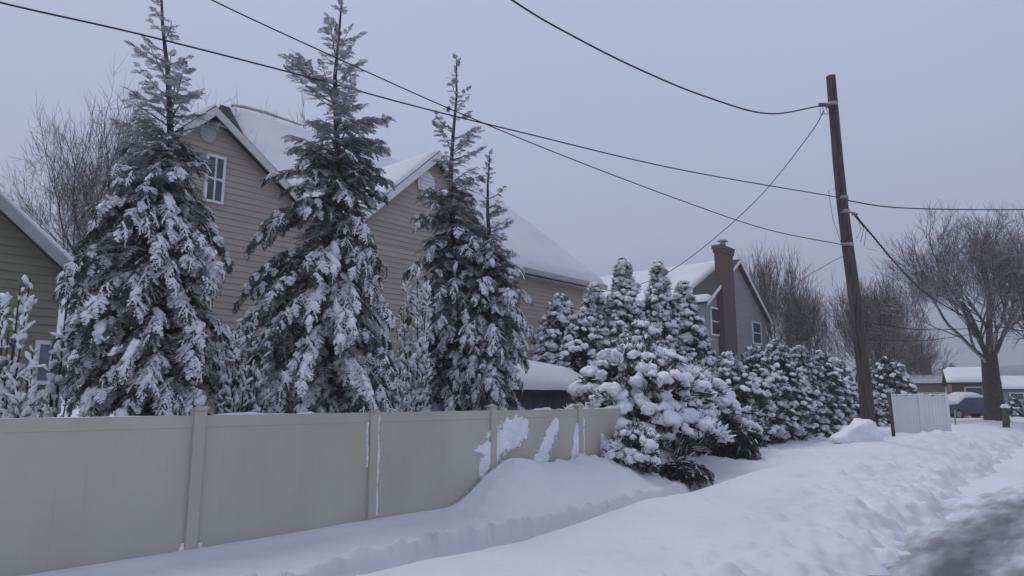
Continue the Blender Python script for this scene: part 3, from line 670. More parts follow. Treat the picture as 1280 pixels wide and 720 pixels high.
# ------------------------------------------------------------------ conifers
def conifer(label, tx0, tx1, v, prof, snowp, seed, dens=1.0, fl=.36, group='tall conifers standing behind the fence', name='conifer_tree', droop=1.0, dark=None):
    """prof: [(pixel y, left x, right x)] top to bottom, tx0/tx1 trunk x at top and bottom, v street offset"""
    r = random.Random(seed)
    dx, dy, _ = ray(tx1, 500); t = v/(dx*N.x+dy*N.y); bx, by = dx*t, dy*t; Y0 = by
    g = gxy(Vector((bx, by, 0))); root = empty(name, (bx, by, g), label=label, cat='tree', group=group)
    ytop, ybot = prof[0][0], prof[-1][0]
    ys = [p[0] for p in prof]; zs = [P(tx0, y, Y0).z-g for y in ys]
    trx = [tx0+(tx1-tx0)*(y-ytop)/(ybot-ytop) for y in ys]
    sx_ = [P(640+100, y, Y0).x/100 for y in ys]
    rl = [(trx[i]-prof[i][1])*sx_[i] for i in range(len(prof))]; rr = [(prof[i][2]-trx[i])*sx_[i] for i in range(len(prof))]
    zs_, rl_, rr_ = zs[::-1], rl[::-1], rr[::-1]
    Rv = np.array([1., 0, 0]); Fv = np.array([0, -1., 0])
    ztop = zs[0]+.25; off = P(tx0, ytop, Y0).x-bx
    def axis_p(z): k = max(0, min(1, z/ztop)); return Rv*off*k+np.array([.05*math.sin(z*1.7+seed), .04*math.cos(z*1.3), z])
    mb = MB(); mb.tube([axis_p(ztop*i/10)-(np.array([0, 0, .3]) if i == 0 else 0) for i in range(11)], [.11*(1-i/10)**.9+.008 for i in range(11)], 8); mb.build('trunk', M['bark'], root)
    fo, sn, sn2, br = Bake(), Bake(), Bake(), MB()
    H = zs[0]-zs[-1]; n = int(150*dens)
    for i in range(n):
        q = (i+r.random())/n; q = q**.64; zt = zs[0]-H*q; th = r.uniform(0, 2*math.pi)
        if r.random() < .3: th = r.uniform(.15*math.pi, .85*math.pi)          # a few more on the street side
        c, s = math.cos(th), math.sin(th); a = float(np.interp(zt, zs_, rl_)); b = float(np.interp(zt, zs_, rr_)); rx = b if c > 0 else a; rm = (a+b)/2
        L = math.hypot(rx*c, rm*s)*r.choice([1, .95, .8, .62, 1.08])*(1.07 if q > .6 else 1 if q > .35 or r.random() > .45 else .6)
        dr = Rv*c+Fv*s; k = min(1, max(0, (q-.12)/.5))
        L = max(L, .1)
        zst = zt-L*.75*(1-k)+L*(.25+.2*r.random())*k*droop; zst = max(.15, min(zst, ztop-.06))
        P0 = axis_p(zst); P2 = axis_p(zt)+dr*L; P2[2] = zt-.0; P1 = P0+dr*L*.55+np.array([0, 0, L*(.12+.3*k)])
        bez = lambda t: P0*(1-t)**2+P1*2*t*(1-t)+P2*t*t
        pts = [bez(t) for t in (0, .25, .5, .75, 1)]; r0 = .008+.014*L
        br.tube(pts, [r0, r0*.8, r0*.6, r0*.4, r0*.2], 4, caps=False)
        load = snowp(q, c, s)                                                     # how much snow this limb holds
        load *= r.choice([.25, .8, 1.2, 1.5])
        nf = max(4, int(L/(.036+.022*(1-k)))); side = 1
        for j in range(nf):
            t = .12+.88*(j+r.random()*.6)/nf; t = min(t, 1); t = t if k > .5 else t**.75; pnt = bez(t); tg = bez(min(1, t+.03))-bez(t-.03); tg /= np.linalg.norm(tg)+1e-9
            sd = np.cross(tg, (0, 0, 1)); sd /= np.linalg.norm(sd)+1e-9; side = -side
            pv = (bx+pnt[0])*N.x+(by+pnt[1])*N.y; pz = g+pnt[2]
            if pz < PZ+.05 and not (pv < FV-.3 or (pv > FV+.02 and pz > PZ-.16)): continue
            an_ = R(r.uniform(30, 68)) if t < .93 else R(r.uniform(0, 20))
            dn = -.15-.75*k*r.random()*droop
            if k < .3: dn = r.uniform(-.35, .2)
            d_ = tg*math.cos(an_)+sd*side*math.sin(an_)+np.array([0, 0, dn])
            sc = .68*fl*(.55+.45*(1-abs(t-.45)))*r.uniform(.65, 1.15)*(.55+.45*min(1, L/.8))
            up = np.array([r.uniform(-.35, .35), r.uniform(-.35, .35), 1])
            fo.add(r.randrange(5), frame(pnt, d_, up, sc))
            if t > .2 and r.random() < load*(.55+.45*t):
                ss = sc*r.uniform(.85, 1.15)
                if r.random() < .45: sn.add(r.randrange(6), frame(pnt+np.array([0, 0, .022]), d_, up+np.array([0, 0, .8]), ss*r.uniform(.95, 1.5), ss*1.1, ss*r.uniform(1, 1.9)))
                else: sn.add(12+r.randrange(5), frame(pnt+np.array([0, 0, .012]), d_, up, ss*r.uniform(1, 1.2), ss*1.05, ss))
                if t > .35 and k > .4 and r.random() < load*.16:
                    sp = r.uniform(.035, .085)*(.6+.5*min(1, L)); sn.add(6+r.randrange(6), frame(pnt+np.array([0, 0, .03]), d_+np.array([0, 0, -.25]), up+dr*.4, sp, sp*r.uniform(1.3, 2.2), sp*r.uniform(.7, 1)))
            elif t > .3 and r.random() < .16+.2*k: sn.add(12+r.randrange(5), frame(pnt+np.array([0, 0, .01]), d_, up, sc*.9, sc, sc))
    # leader
    for i in range(5): fo.add(i, frame(axis_p(ztop-.06-.09*i), Rv*r.uniform(-1, 1)+Fv*r.uniform(-1, 1)+np.array([0, 0, .9]), (r.random(), 1, .2), .13))
    # dense inner foliage hiding the stem low down
    for i in range(int(260*dens)):
        zt = zs[-1]+H*.66*r.random()**1.2; th = r.uniform(0, 6.283); c, s = math.cos(th), math.sin(th)
        rx = float(np.interp(zt, zs_, rr_ if c > 0 else rl_))*r.uniform(.05, .55); d_ = Rv*c+Fv*s+np.array([0, 0, r.uniform(-.9, .1)])
        fo.add(r.randrange(5), frame(axis_p(zt)+(Rv*c+Fv*s)*rx, d_, (0, 0, 1), fl*1.1))
    cr = link('crown', fo.mesh('crown', FROND, False), dark or M['needle'], root)
    br.build('branches', M['bark'], root)
    link('snow_cover', sn.mesh('snow_cover', SNOWF+PUFFS+LACE, True), M['tree_snow'], root)
    return root
def sst1(x, a, b): t = max(0, min(1, (x-a)/(b-a))); return t*t*(3-2*t)
conifer('tallest leftmost conifer, dark on its left and hung with snow on its right', 205, 222, -8.95,
    [(-8, 204, 206), (12, 198, 224), (30, 178, 226), (62, 165, 246), (100, 158, 272), (135, 160, 266), (165, 150, 262), (200, 140, 254), (250, 128, 268), (300, 118, 276), (340, 108, 290), (370, 104, 284), (420, 94, 280), (470, 88, 276), (520, 86, 276), (545, 92, 272)],
    lambda q, c, s: sst1(q, .28, .5)*(.1+.8*max(0, .45+.55*c))*(1.15 if s > 0 else .8)+.25*sst1(q, .7, .95), 11, dens=1.35, fl=.34)
conifer('second tall conifer from left, crossing the wires, its low right side thick with snow', 424, 420, -9.2,
    [(-4, 420, 428), (14, 400, 452), (48, 392, 452), (80, 370, 464), (115, 366, 480), (150, 350, 486), (185, 346, 490), (225, 340, 486), (262, 328, 474), (300, 326, 470), (345, 338, 482), (400, 318, 494), (450, 300, 504), (500, 292, 512), (540, 300, 508)],
    lambda q, c, s: sst1(q, .42, .6)*(.22+.75*max(0, .4+.6*c))*(1.1 if s > 0 else .8)+.4*sst1(q, .72, .9)+.05, 12, dens=1.45, fl=.38)
conifer('slimmer third conifer with thin dark spire near the round gable vent', 569, 560, -9.8,
    [(84, 567, 571), (100, 556, 582), (130, 545, 598), (165, 540, 604), (200, 534, 608), (240, 524, 612), (290, 512, 614), (340, 508, 618), (400, 504, 622), (460, 504, 622), (520, 510, 620), (540, 515, 610)],
    lambda q, c, s: sst1(q, .35, .6)*(.25+.45*max(0, c))+.45*sst1(q, .72, .92)+.06, 13, dens=1.15, fl=.36)
conifer('shorter full conifer right of the slim spire, white with snow to the fence top', 612, 614, -9.1,
    [(205, 610, 615), (222, 596, 628), (250, 590, 640), (285, 580, 640), (320, 572, 648), (360, 566, 658), (410, 560, 662), (460, 556, 664), (505, 560, 664), (530, 566, 656)],
    lambda q, c, s: sst1(q, .12, .4)*(.65+.3*c)+.2, 14, dens=1.1, fl=.34)

# ------------------------------------------------------------------ multi-stemmed twiggy shrubs with snow on every stem
def twig_shrub(label, cx, v, ytop, wpx, seed, stems=9, group='snowy young shrubs behind the fence', lean=0):
    r = random.Random(seed); dx, dy, _ = ray(cx, 500); t = v/(dx*N.x+dy*N.y); bx, by = dx*t, dy*t
    g = gxy(Vector((bx, by, 0))); root = empty('shrub', (bx, by, g), label=label, cat='shrub', group=group)
    H = P(cx, ytop, by).z-g; hw = wpx*by/FPX/2; br, sn, fo = MB(), Bake(), Bake()
    for i in range(stems):
        a = r.uniform(0, 6.28); q = r.uniform(.1, 1); h = H*(1 if i == 0 else r.uniform(.5, .98)); top = np.array([math.cos(a)*hw*q*(0 if i == 0 else 1)+lean, math.sin(a)*hw*q, h]); mid = top*np.array([.35, .35, .5])
        pts = [np.array([0, 0, -.1]), mid, top]; bez = lambda t: pts[0]*(1-t)**2+mid*2*t*(1-t)+top*t*t
        br.tube([bez(k/6) for k in range(7)], [.018*(1-k/7)+.004 for k in range(7)], 5, caps=False)
        for j in range(int(h/.055)):
            t = .15+.85*r.random(); p = bez(t); tg = bez(min(1, t+.05))-bez(t-.05); d_ = tg/np.linalg.norm(tg)*r.uniform(.5, 1.2)+np.array([r.uniform(-1, 1), r.uniform(-1, 1), r.uniform(-.5, .7)])
            L = r.uniform(.08, .22)*(1.1-t*.4); d_ = d_/np.linalg.norm(d_); br.tube([p, p+d_*L], [.005, .002], 3, caps=False)
            if r.random() < .8: s = r.uniform(.03, .075)*(1.25-.5*t); sn.add(r.randrange(6), frame(p+d_*L*.5+np.array([0, 0, .02]), d_, (0, 0, 1), s, s*1.9, s*.8))
            if r.random() < .35: fo.add(r.randrange(5), frame(p, d_+np.array([0, 0, -.3]), (0, 0, 1), L*.9))
    br.build('stems', M['bark'], root); link('foliage', fo.mesh('foliage', FROND, False), M['needle'], root); link('snow_cover', sn.mesh('snow_cover', PUFFS, True), M['tree_snow'], root)
twig_shrub('spindly snowy shrub at the left edge before the green wall', 10, -9.1, 345, 46, 21, 8)
twig_shrub('slender upright snowy shrub right of the green house window', 72, -9.3, 362, 30, 22, 5)
twig_shrub('frosty low shrub close to the fence between second and third conifers', 500, -8.7, 440, 70, 26, 18)
twig_shrub('low spreading snowy shrub under the green house window', 45, -8.9, 440, 70, 23, 9)
twig_shrub('bushy upright shrub with vertical snowy stems filling the gap between second and third conifers', 522, -9.3, 340, 70, 24, 34)
twig_shrub('low snowy shrub against the tan wall between first and second conifers', 300, -9.0, 405, 84, 25, 34)

# ------------------------------------------------------------------ arborvitae laden with puffs of snow
def thuja(label, cx, v, ytop, wpx, seed, ybase=None, tpl=None, n=160, ps=(.09, .17), shape=1.0, name='arborvitae', group='snow laden arborvitae bushes', zb=None, cover=.85, mfo='thuja', round_=False, lo=.0):
    r = random.Random(seed); dx, dy, _ = ray(cx, 500); t = v/(dx*N.x+dy*N.y); bx, by = dx*t, dy*t
    g = gxy(Vector((bx, by, 0))) if zb is None else zb; root = empty(name, (bx, by, g), label=label, cat='bush', group=group)
    H = P(cx, ytop, by).z-g; hw = wpx*by/FPX/2; tpl = tpl or PUFF; fo, sn = Bake(), Bake()
    def rad(q):
        if round_: return hw*math.sqrt(max(.0, 1-(2*q-.75)**2*(.75 if q > .375 else .4)))
        return hw*(min(1, (1-q)*1.9+.02)**.74)*(.85+.15*min(1, q*5))
    # dark inner mass: an uneven body
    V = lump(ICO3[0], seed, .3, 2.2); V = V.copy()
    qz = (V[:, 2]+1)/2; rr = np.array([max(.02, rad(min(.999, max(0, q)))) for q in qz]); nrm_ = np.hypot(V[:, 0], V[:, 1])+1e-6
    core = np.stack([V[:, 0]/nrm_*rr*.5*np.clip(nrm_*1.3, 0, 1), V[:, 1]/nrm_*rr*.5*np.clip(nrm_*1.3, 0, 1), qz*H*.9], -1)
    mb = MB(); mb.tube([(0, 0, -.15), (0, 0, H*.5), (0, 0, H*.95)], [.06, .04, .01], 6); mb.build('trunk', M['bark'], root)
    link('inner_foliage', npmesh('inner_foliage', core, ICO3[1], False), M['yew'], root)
    ga = math.pi*(3-math.sqrt(5))
    for i in range(n):
        q = ((i+.5)/n)**1.05*.97+.015*r.random(); th = i*ga+r.uniform(-.9, .9); q = min(.985, max(.01, q+r.uniform(-.04, .04))); R_ = rad(q)*r.uniform(.74, 1.05)*(1+.5*mnoise.noise(Vector((math.cos(th)*1.6+seed, math.sin(th)*1.6, q*H*1.5)))); c, s = math.cos(th), math.sin(th)
        p = np.array([c*R_, s*R_, max(.03, q*H)]); out = np.array([c, s, 0])
        sz = (ps[0]+(ps[1]-ps[0])*r.random()**1.4)*(1.2-.5*q)
        for k in range(5):
            fs = sz*r.uniform(.95, 1.5); m = frame(p-out*sz*.5+np.array([r.uniform(-.6, .6)*sz, r.uniform(-.6, .6)*sz, -sz*r.uniform(.4, 1.3)]), np.cross(out, (0, 0, 1)), out*.55+np.array([0, 0, 1]), fs)
            fo.add(r.randrange(4), m)
        if r.random() < .75*cover:
            m = frame(p+np.array([r.uniform(-.5, .5)*sz, r.uniform(-.5, .5)*sz, -sz*r.uniform(.1, .9)]), np.cross(out, (0, 0, 1)), out*.75+np.array([0, 0, 1]), sz*r.uniform(1.0, 1.5)); sn.add(6+r.randrange(6), m)
        if q > lo and r.random() < cover:
            sn.add(r.randrange(6), frame(p+np.array([0, 0, sz*.1]), (math.cos(th+1.57+r.uniform(-.5, .5)), math.sin(th+1.57), r.uniform(-.3, .3)), out*.55+np.array([0, 0, 1]), sz*r.uniform(.75, 1.15), sz*r.uniform(.8, 1.35), sz*r.uniform(.8, 1.35)))
    for i in range(int(n*1.5)):
        q = min(.93, r.random()**1.05); th = r.uniform(0, 6.283); R_ = rad(q)*r.uniform(.45, .75); out = np.array([math.cos(th), math.sin(th), 0]); sz = r.uniform(*ps)*1.15
        p = np.array([out[0]*R_, out[1]*R_, q*H]); fo.add(r.randrange(4), frame(p, np.cross(out, (0, 0, 1)), out*.7+np.array([0, 0, 1]), sz))
        if r.random() < .5: sn.add(6+r.randrange(6), frame(p+out*.02, np.cross(out, (0, 0, 1)), out*.8+np.array([0, 0, 1]), sz*.85))
    link('foliage', fo.mesh('foliage', FAN, False), M[mfo], root)
    link('snow_cover', sn.mesh('snow_cover', tpl+FAN_S, True), M['tree_snow'], root)
    return root
# spires behind
thuja('broad rounded snow laden bush just right of the last conifer', 702, -14.2, 366, 84, 31, n=560, ps=(.11, .22))
thuja('short snowy spire between the rounded bush and the tallest spire', 745, -12.6, 352, 60, 32, n=620, ps=(.1, .2))
thuja('tallest snowy spire, first of the two tall ones beneath the roof slope', 783, -11.8, 320, 62, 33, n=620, ps=(.1, .2))
thuja('second tall snowy spire, beside the grey roof', 829, -11.6, 325, 58, 34, n=620, ps=(.1, .2))
thuja('snowy spire nearest the brick chimney', 860, -11.2, 350, 64, 35, n=620, ps=(.1, .2))
thuja('wide snowy bush filling in below the two tall spires', 805, -10.8, 402, 140, 36, n=640, ps=(.12, .24))
thuja('rounded snowy bush hanging over the shed roof end', 728, -12.0, 392, 74, 40, n=420, ps=(.09, .18), round_=True)
# the big one at the fence end
thuja('big round bush with fat snow balls at the end of the fence', 800, -8.4, 426, 172, 37, n=430, ps=(.14, .3), round_=True, lo=.24, cover=.86)
thuja('snow balled bush leaning over the dark boughs', 864, -8.3, 450, 100, 38, n=320, ps=(.13, .26), round_=True, lo=.42, cover=.88, zb=.3)
thuja('small low snowy bush against the drift at the fence end', 792, -7.3, 535, 62, 39, n=90, ps=(.08, .16), round_=True, cover=.6)
# hedge
hed = [(912, 440, 62, 'leftmost hedge bush, below the grey house window'), (945, 432, 62, 'hedge bush below the brick chimney house gable'), (975, 424, 58, 'tallest hedge bush, third from the left'),
       (1003, 432, 54, 'hedge bush left of middle below the bare trees'), (1029, 438, 50, 'hedge bush, second from its right end'), (1052, 450, 44, 'last hedge bush beside the leaning pole')]
for i, (cx, yt, wp, lb) in enumerate(hed):
    thuja(lb, cx, -8.6, yt, wp*1.12, 50+i, n=330, ps=(.1, .19), tpl=PUFFS, group='snowy hedge bushes left of the leaning pole', cover=.72)
thuja('fluffy snow covered bush just right of the leaning pole', 1112, -9.2, 446, 60, 60, n=260, ps=(.14, .26), tpl=PUFFS, round_=True, group=None)
thuja('narrow snowy bush tucked behind the leaning pole', 1078, -9.2, 458, 44, 61, n=200, ps=(.12, .22), tpl=PUFFS, round_=True, group=None)

# dark drooping evergreen spilling onto the bank
def yew(label, cx, v, seed, prof, n=90):
    r = random.Random(seed); dx, dy, _ = ray(cx, 500); t = v/(dx*N.x+dy*N.y); bx, by = dx*t, dy*t; g = gxy(Vector((bx, by, 0)))
    root = empty('yew_bush', (bx, by, g), label=label, cat='bush'); fo, sn, br = Bake(), Bake(), MB(); H, hl, hr = prof
    for i in range(n):
        th = r.uniform(0, 6.28); c, s = math.cos(th), math.sin(th); L = (hr if c > 0 else hl)*r.uniform(.45, 1.05)*(1 if abs(c) > .5 else .75); h = H*r.uniform(.2, 1)
        P0 = np.array([0, 0, h*.4]); P1 = np.array([c*L*.5+r.uniform(-.2, .2), s*L*.4+r.uniform(-.2, .2), h*1.05]); P2 = np.array([c*L, s*L*.8, max(.08, h*.38-.15*r.random())]); bez = lambda t: P0*(1-t)**2+P1*2*t*(1-t)+P2*t*t
        br.tube([bez(k/4) for k in range(5)], [.016, .013, .01, .006, .003], 4, caps=False)
        for j in range(int(L/.022)):
            t = .15+.85*r.random(); p = bez(t); tg = bez(min(1, t+.03))-bez(t-.03); sd = np.cross(tg, (0, 0, 1)); sd /= np.linalg.norm(sd)+1e-9; tg /= np.linalg.norm(tg)+1e-9
            d_ = tg*r.uniform(.1, .9)+sd*r.uniform(-1, 1)*1.3+np.array([0, 0, r.uniform(-.7, .2)]); p = p+np.array([r.uniform(-.04, .04), r.uniform(-.04, .04), r.uniform(-.05, .03)]); sc = r.uniform(.09, .18); fo.add(r.randrange(5), frame(p, d_, (r.uniform(-.3, .3), 0, 1), sc, sc*1.25))
            if r.random() < .1: sn.add(r.randrange(6), frame(p+np.array([0, 0, .02]), d_, (0, 0, 1), sc*.8, sc*1.3, sc*.6))
    br.build('branches', M['bark'], root); link('foliage', fo.mesh('foliage', FROND, False), M['yew'], root); link('snow_cover', sn.mesh('snow_cover', SNOWF, True), M['tree_snow'], root)
yew('dark drooping evergreen with bare boughs sweeping onto the snow bank', 884, -7.3, 71, (1.05, .95, 1.1), 110)
yew('low dark evergreen clump half buried in snow at the trench end', 846, -6.7, 72, (.5, .5, .6), 50)

# ------------------------------------------------------------------ bare deciduous trees
def bare_tree(label, cx, Y, ybase, ytop, crown_px, seed, trunk_r=.3, mt='twig', levels=5, group='bare winter trees', fork=.3, kids=(3, 4), lean=0, spread=(25, 55), up=.12, stems=1, z0=None, tseg=3, cat='tree', twl=1.0):
    r = random.Random(seed); b = P(cx, 500, Y); g = gxy(b) if Y < 55 else .1; g = g if z0 is None else z0
    root = empty('bare_tree', (b.x, b.y, g), label=label, cat='tree', group=group)
    H = P(cx, ytop, Y).z-g; cr = crown_px*Y/FPX/2; seg, trunk = [], MB()
    def grow(p, d_, L, rad, lev):
        n = 4 if lev < 3 else 3; q = p.copy(); dd = d_.copy(); pts = [p.copy()]
        for k in range(n):
            j = Vector((r.gauss(0, 1), r.gauss(0, 1), r.gauss(0, 1)))*.13; dd = (dd+j+Vector((0, 0, up*(1 if lev < 4 else .4)))).normalized(); q = q+dd*L/n; pts.append(q.copy())
        rt = rad*(.62 if lev < 4 else .4)
        for k in range(n): seg.append((pts[k], pts[k+1], rad+(rt-rad)*k/n, rad+(rt-rad)*(k+1)/n))
        if lev >= levels: return
        m = r.randint(*kids)+(1 if lev >= 2 else 0)
        for k in range(m):
            t = 1 if k == 0 else r.uniform(.35, .97); base = pts[min(n, int(t*n))] if k == 0 else pts[int(t*n)].lerp(pts[min(n, int(t*n)+1)], t*n-int(t*n))
            an_ = R(r.uniform(*spread))*(.45 if k == 0 else 1); ax = dd.cross(Vector((r.gauss(0, 1), r.gauss(0, 1), r.gauss(0, 1)))).normalized(); nd = Matrix.Rotation(an_, 3, ax)@dd
            grow(base, nd, L*r.uniform(.6, .82), max(rt*r.uniform(.55, .85) if k else rt*.95, .006*Y/25), lev+1)
    Ht = H*fork
    for sI in range(stems):
        a = r.uniform(0, 6.28); ld = Vector((lean+(.25*math.cos(a) if stems > 1 else 0), (.25*math.sin(a) if stems > 1 else 0), 1)).normalized(); p = Vector((0, 0, -.2)); pts = [p.copy()]
        for k in range(tseg): p = p+ld*Ht/tseg+Vector((r.gauss(0, .02), r.gauss(0, .02), 0))*H*.2; pts.append(p.copy())
        tr = trunk_r/(stems**.5); trunk.tube(pts, [tr*1.25]+[tr*(1-.25*k/tseg) for k in range(1, tseg+1)], 10, caps=False)
        mains = 7 if stems == 1 else 3
        for k in range(mains):
            az = 2*math.pi*k/mains+r.uniform(-.4, .4); e = R(r.uniform(38, 68)) if k else R(85); d_ = Vector((math.cos(az)*math.cos(e), math.sin(az)*math.cos(e), math.sin(e))); s0 = pts[-1].lerp(pts[-2], r.uniform(0, .6) if k else 0)
            grow(s0, d_, H*.26, tr*(.3 if k else .45), 1)
    trunk.build('trunk', M['bark'], root)
    # scale the crown to the size measured
    A = np.array([s[0][:] for s in seg]); B = np.array([s[1][:] for s in seg]); ra = np.array([s[2] for s in seg]); rb = np.array([s[3] for s in seg])
    zmx = B[:, 2].max(); kx = cr/np.percentile(np.hypot(B[:, 0]-lean*H*.3, B[:, 1]), 97); zf = Ht*.4
    for X in (A, B):
        m = np.clip(X[:, 2], zf, None)-zf; w_ = np.clip(m/(H*.12), 0, 1)[:, None]; X[:, :2] = X[:, :2]*(1-w_)+X[:, :2]*kx*w_; X[:, 2] = np.where(X[:, 2] > zf, zf+(X[:, 2]-zf)*(H-zf)/(zmx-zf), X[:, 2])
    d_ = B-A; d_ /= np.linalg.norm(d_, axis=1)[:, None]+1e-9; ref = np.where(np.abs(d_[:, 2:3]) < .9, [[0, 0, 1.]], [[1., 0, 0]]); s_ = np.cross(d_, ref); s_ /= np.linalg.norm(s_, axis=1)[:, None]; c_ = np.cross(d_, s_)
    ns = 4; V = []
    for X, rr in ((A, ra), (B, rb)):
        for k in range(ns): th = 2*math.pi*k/ns; V.append(X+(s_*math.cos(th)+c_*math.sin(th))*rr[:, None])
    V = np.stack(V, 1).reshape(-1, 3); m = len(A); base = (np.arange(m)*ns*2)[:, None]
    F = np.concatenate([base+np.array([[k, (k+1) % ns, ns+(k+1) % ns, ns+k]]) for k in range(ns)])
    link('branches', npmesh('branches', V, F, True), M[mt], root)
    return root
bare_tree('bare spreading tree behind the tallest conifer and the green house', 158, 19, 500, 82, 300, 81, .24, levels=6, spread=(25, 60), fork=.3, kids=(3, 4))
bare_tree('bare treetop rising over the tan house roof', 335, 42, 500, 92, 160, 82, .3, kids=(3, 5), levels=5, stems=3, fork=.3)
bare_tree('snow dusted bare tree right of the brick chimney', 965, 50, 500, 296, 140, 83, .3, kids=(3, 5), levels=5, stems=2, fork=.12, spread=(20, 45))
bare_tree('bare tree with snowy limbs left of the leaning pole', 1018, 44, 500, 322, 130, 84, .25, kids=(3, 5), levels=5, stems=2, fork=.12)
bare_tree('reddish twiggy tree just right of the leaning pole', 1108, 40, 500, 322, 150, 85, .22, mt='twig_red', kids=(3, 5), levels=5, stems=3, fork=.1)
bare_tree('reddish low bare tree behind the white fence', 1140, 66, 500, 385, 110, 86, .2, mt='twig_red', kids=(3, 5), levels=5, stems=3, fork=.1)
bare_tree('huge bare tree with thick dark trunk at the far right', 1243, 40, 525, 245, 266, 88, .56, levels=6, fork=.3, spread=(18, 42), kids=(3, 4))
bare_tree('bare tree cut off by the right edge of the view', 1338, 34, 500, 250, 150, 89, .3, levels=5, fork=.3)

# ------------------------------------------------------------------ leaning utility pole
VP_ = -5.5; b0 = W(1087, 548, VP_); t0 = W(1037, 95, VP_); pb_ = UV(b0[0], VP_, 0); pt_ = UV(t0[0], VP_, t0[1])
gp = gxy(pb_); pole = empty('utility_pole', (pb_.x, pb_.y, gp), label='tall weathered wooden utility pole leaning left above the snow bank', cat='utility pole')
rel = pt_-Vector((pb_.x, pb_.y, gp)); mb = MB(); n_ = 12
pts = [rel*(k/n_)+Vector((.04*math.sin(k*.6), 0, -.5 if k == 0 else 0)) for k in range(n_+1)]
mb.tube(pts, [.19-.062*k/n_ for k in range(n_+1)], 16); mb.build('shaft', M['pole_wood'], pole)
def pole_at(y):
    k = (W(1060, y, VP_)[1]-gp)/rel.z; return rel*k
def pw(y): return pole_at(y)+Vector((pb_.x, pb_.y, gp))
for yy in (150, 252, 268, 306):
    q = pole_at(yy); mb = MB(); mb.tube([q+Vector((-.02, 0, -.05)), q+Vector((-.02, 0, .05))], .165, 14); mb.build('band', M['steel'], pole)
q = pole_at(150); mb = MB(); mb.tube([q, q+Vector((-.22, -.05, .0))], .02, 6)
for k in range(3): mb.tube([q+Vector((-.24-.07*k, -.05, -.02)), q+Vector((-.27-.07*k, -.05, -.03))], .065, 10)
mb.build('insulator', M['porcelain'], pole)
q = pole_at(268); mb = MB(); mb.tube([q, q+Vector((.2, -.06, -.03))], .02, 6)
for k in range(2): mb.tube([q+Vector((.2+.07*k, -.06, -.05-.04*k)), q+Vector((.235+.07*k, -.06, -.07-.04*k))], .06, 10)
mb.build('insulator', M['porcelain'], pole)
# loose tie wires
mb = MB(); q = pole_at(150)
for k in range(3): mb.tube([q+Vector((-.25-.08*k, -.05, -.05)), q+Vector((-.2-.1*k, -.06, -.25-.04*k)), q+Vector((-.06*k, -.08, -.33)), q+Vector((.0, -.13, -.12))], .008, 4)
q = pole_at(245); mb.tube([q+Vector((-.17, 0, .1)), q+Vector((-.4, 0, .05)), q+Vector((-.34, 0, -.8)), q+Vector((-.16, 0, -1.5))], .007, 4)
q = pole_at(268)
for k in range(3): mb.tube([q+Vector((.3, -.06, -.1)), q+Vector((.4+.08*k, -.06, -.5)), q+Vector((.25+.1*k, -.06, -.8-.1*k))], .007, 4)
mb.build('tie_wires', M['wire'], pole)
# ground wire moulding
mb = MB(); mb.tube([rel*k+Vector((-.12, -.12, 0)) for k in (.02, .2, .4)], .018, 5); mb.build('wire_guard', M['grey_wood'], pole)

def spline(pts, n=14):
    out = []; pts = [Vector(p) for p in pts]; P_ = [pts[0]*2-pts[1]]+pts+[pts[-1]*2-pts[-2]]
    for i in range(1, len(P_)-2):
        a, b, c, d_ = P_[i-1], P_[i], P_[i+1], P_[i+2]
        for k in range(n):
            t = k/n; out.append(.5*((2*b)+(c-a)*t+(2*a-5*b+4*c-d_)*t*t+(3*b-a-3*c+d_)*t**3))
    return out+[pts[-1]]
def cable(label, pts, r0, r1=None, name='overhead_wire', twist=False):
    p = spline(pts); r1 = r1 or r0; mb = MB(); o = p[0]; q = [x-o for x in p]; n_ = len(q)
    mb.tube(q, [r0+(r1-r0)*i/(n_-1) for i in range(n_)], 6)
    if twist:
        q2 = spline(q, 5); mb.tube([x+Vector((math.cos(i*.9), 0, math.sin(i*.9)))*r0*1.4 for i, x in enumerate(q2)], r0*.6, 4)
    ob = mb.build(name, M['wire'], None); ob.location = o; tag(ob, label, 'wire', 'overhead wires'); return ob
cable('long wire passing before the first conifer and meeting the pole at mid height',
      [P(-160, -42, 6.2), P(0, 3, 7.2), P(180, 44, 8.3), P(380, 95, 10), P(520, 133, 11.5), P(650, 165, 13.2), P(850, 212, 15.8), pw(252)], .011, .014)
cable('wire entering top between first two conifers, reaching the pole lowest of the long wires',
      [P(120, -75, 7.4), P(265, 0, 8.4), P(400, 63, 9.7), P(560, 135, 11.8), P(700, 193, 13.7), P(850, 250, 15.8), P(960, 287, 17.4), pw(307)], .009, .012)
cable('thick wire sagging from the top middle of the view to the head of the pole',
      [P(440, -140, 8.6), P(640, 0, 10.6), P(720, 47, 11.8), P(800, 87, 13.2), P(880, 120, 15), P(960, 142, 16.9), pw(152)+Vector((-.4, -.05, 0))], .016, .02)
cable('thin service wire slanting from the pole head down to a snowy roof',
      [pw(157)+Vector((-.3, -.05, 0)), P(1012, 168, 18.9), P(955, 240, 22.5), P(900, 292, 25), P(850, 331, 27.5), P(810, 352, 29), P(748, 366, 27)], .013, .014)
cable('wire running level from the pole out of the right edge of the view',
      [pw(254), P(1130, 260, 20), P(1280, 262, 23), P(1420, 258, 26)], .018, .02)
cable('thick twisted service cable dropping right from the pole into the bare trees',
      [pw(270)+Vector((.25, -.06, -.05)), P(1092, 296, 19.6), P(1125, 335, 21.5), P(1165, 372, 25), P(1225, 402, 31), P(1300, 418, 38)], .022, .024, twist=True)
cable('faint thin wire slanting from the pole down to the hedge trees',
      [pw(316), P(1035, 330, 23), P(1000, 352, 30), P(968, 385, 38)], .009, .012)
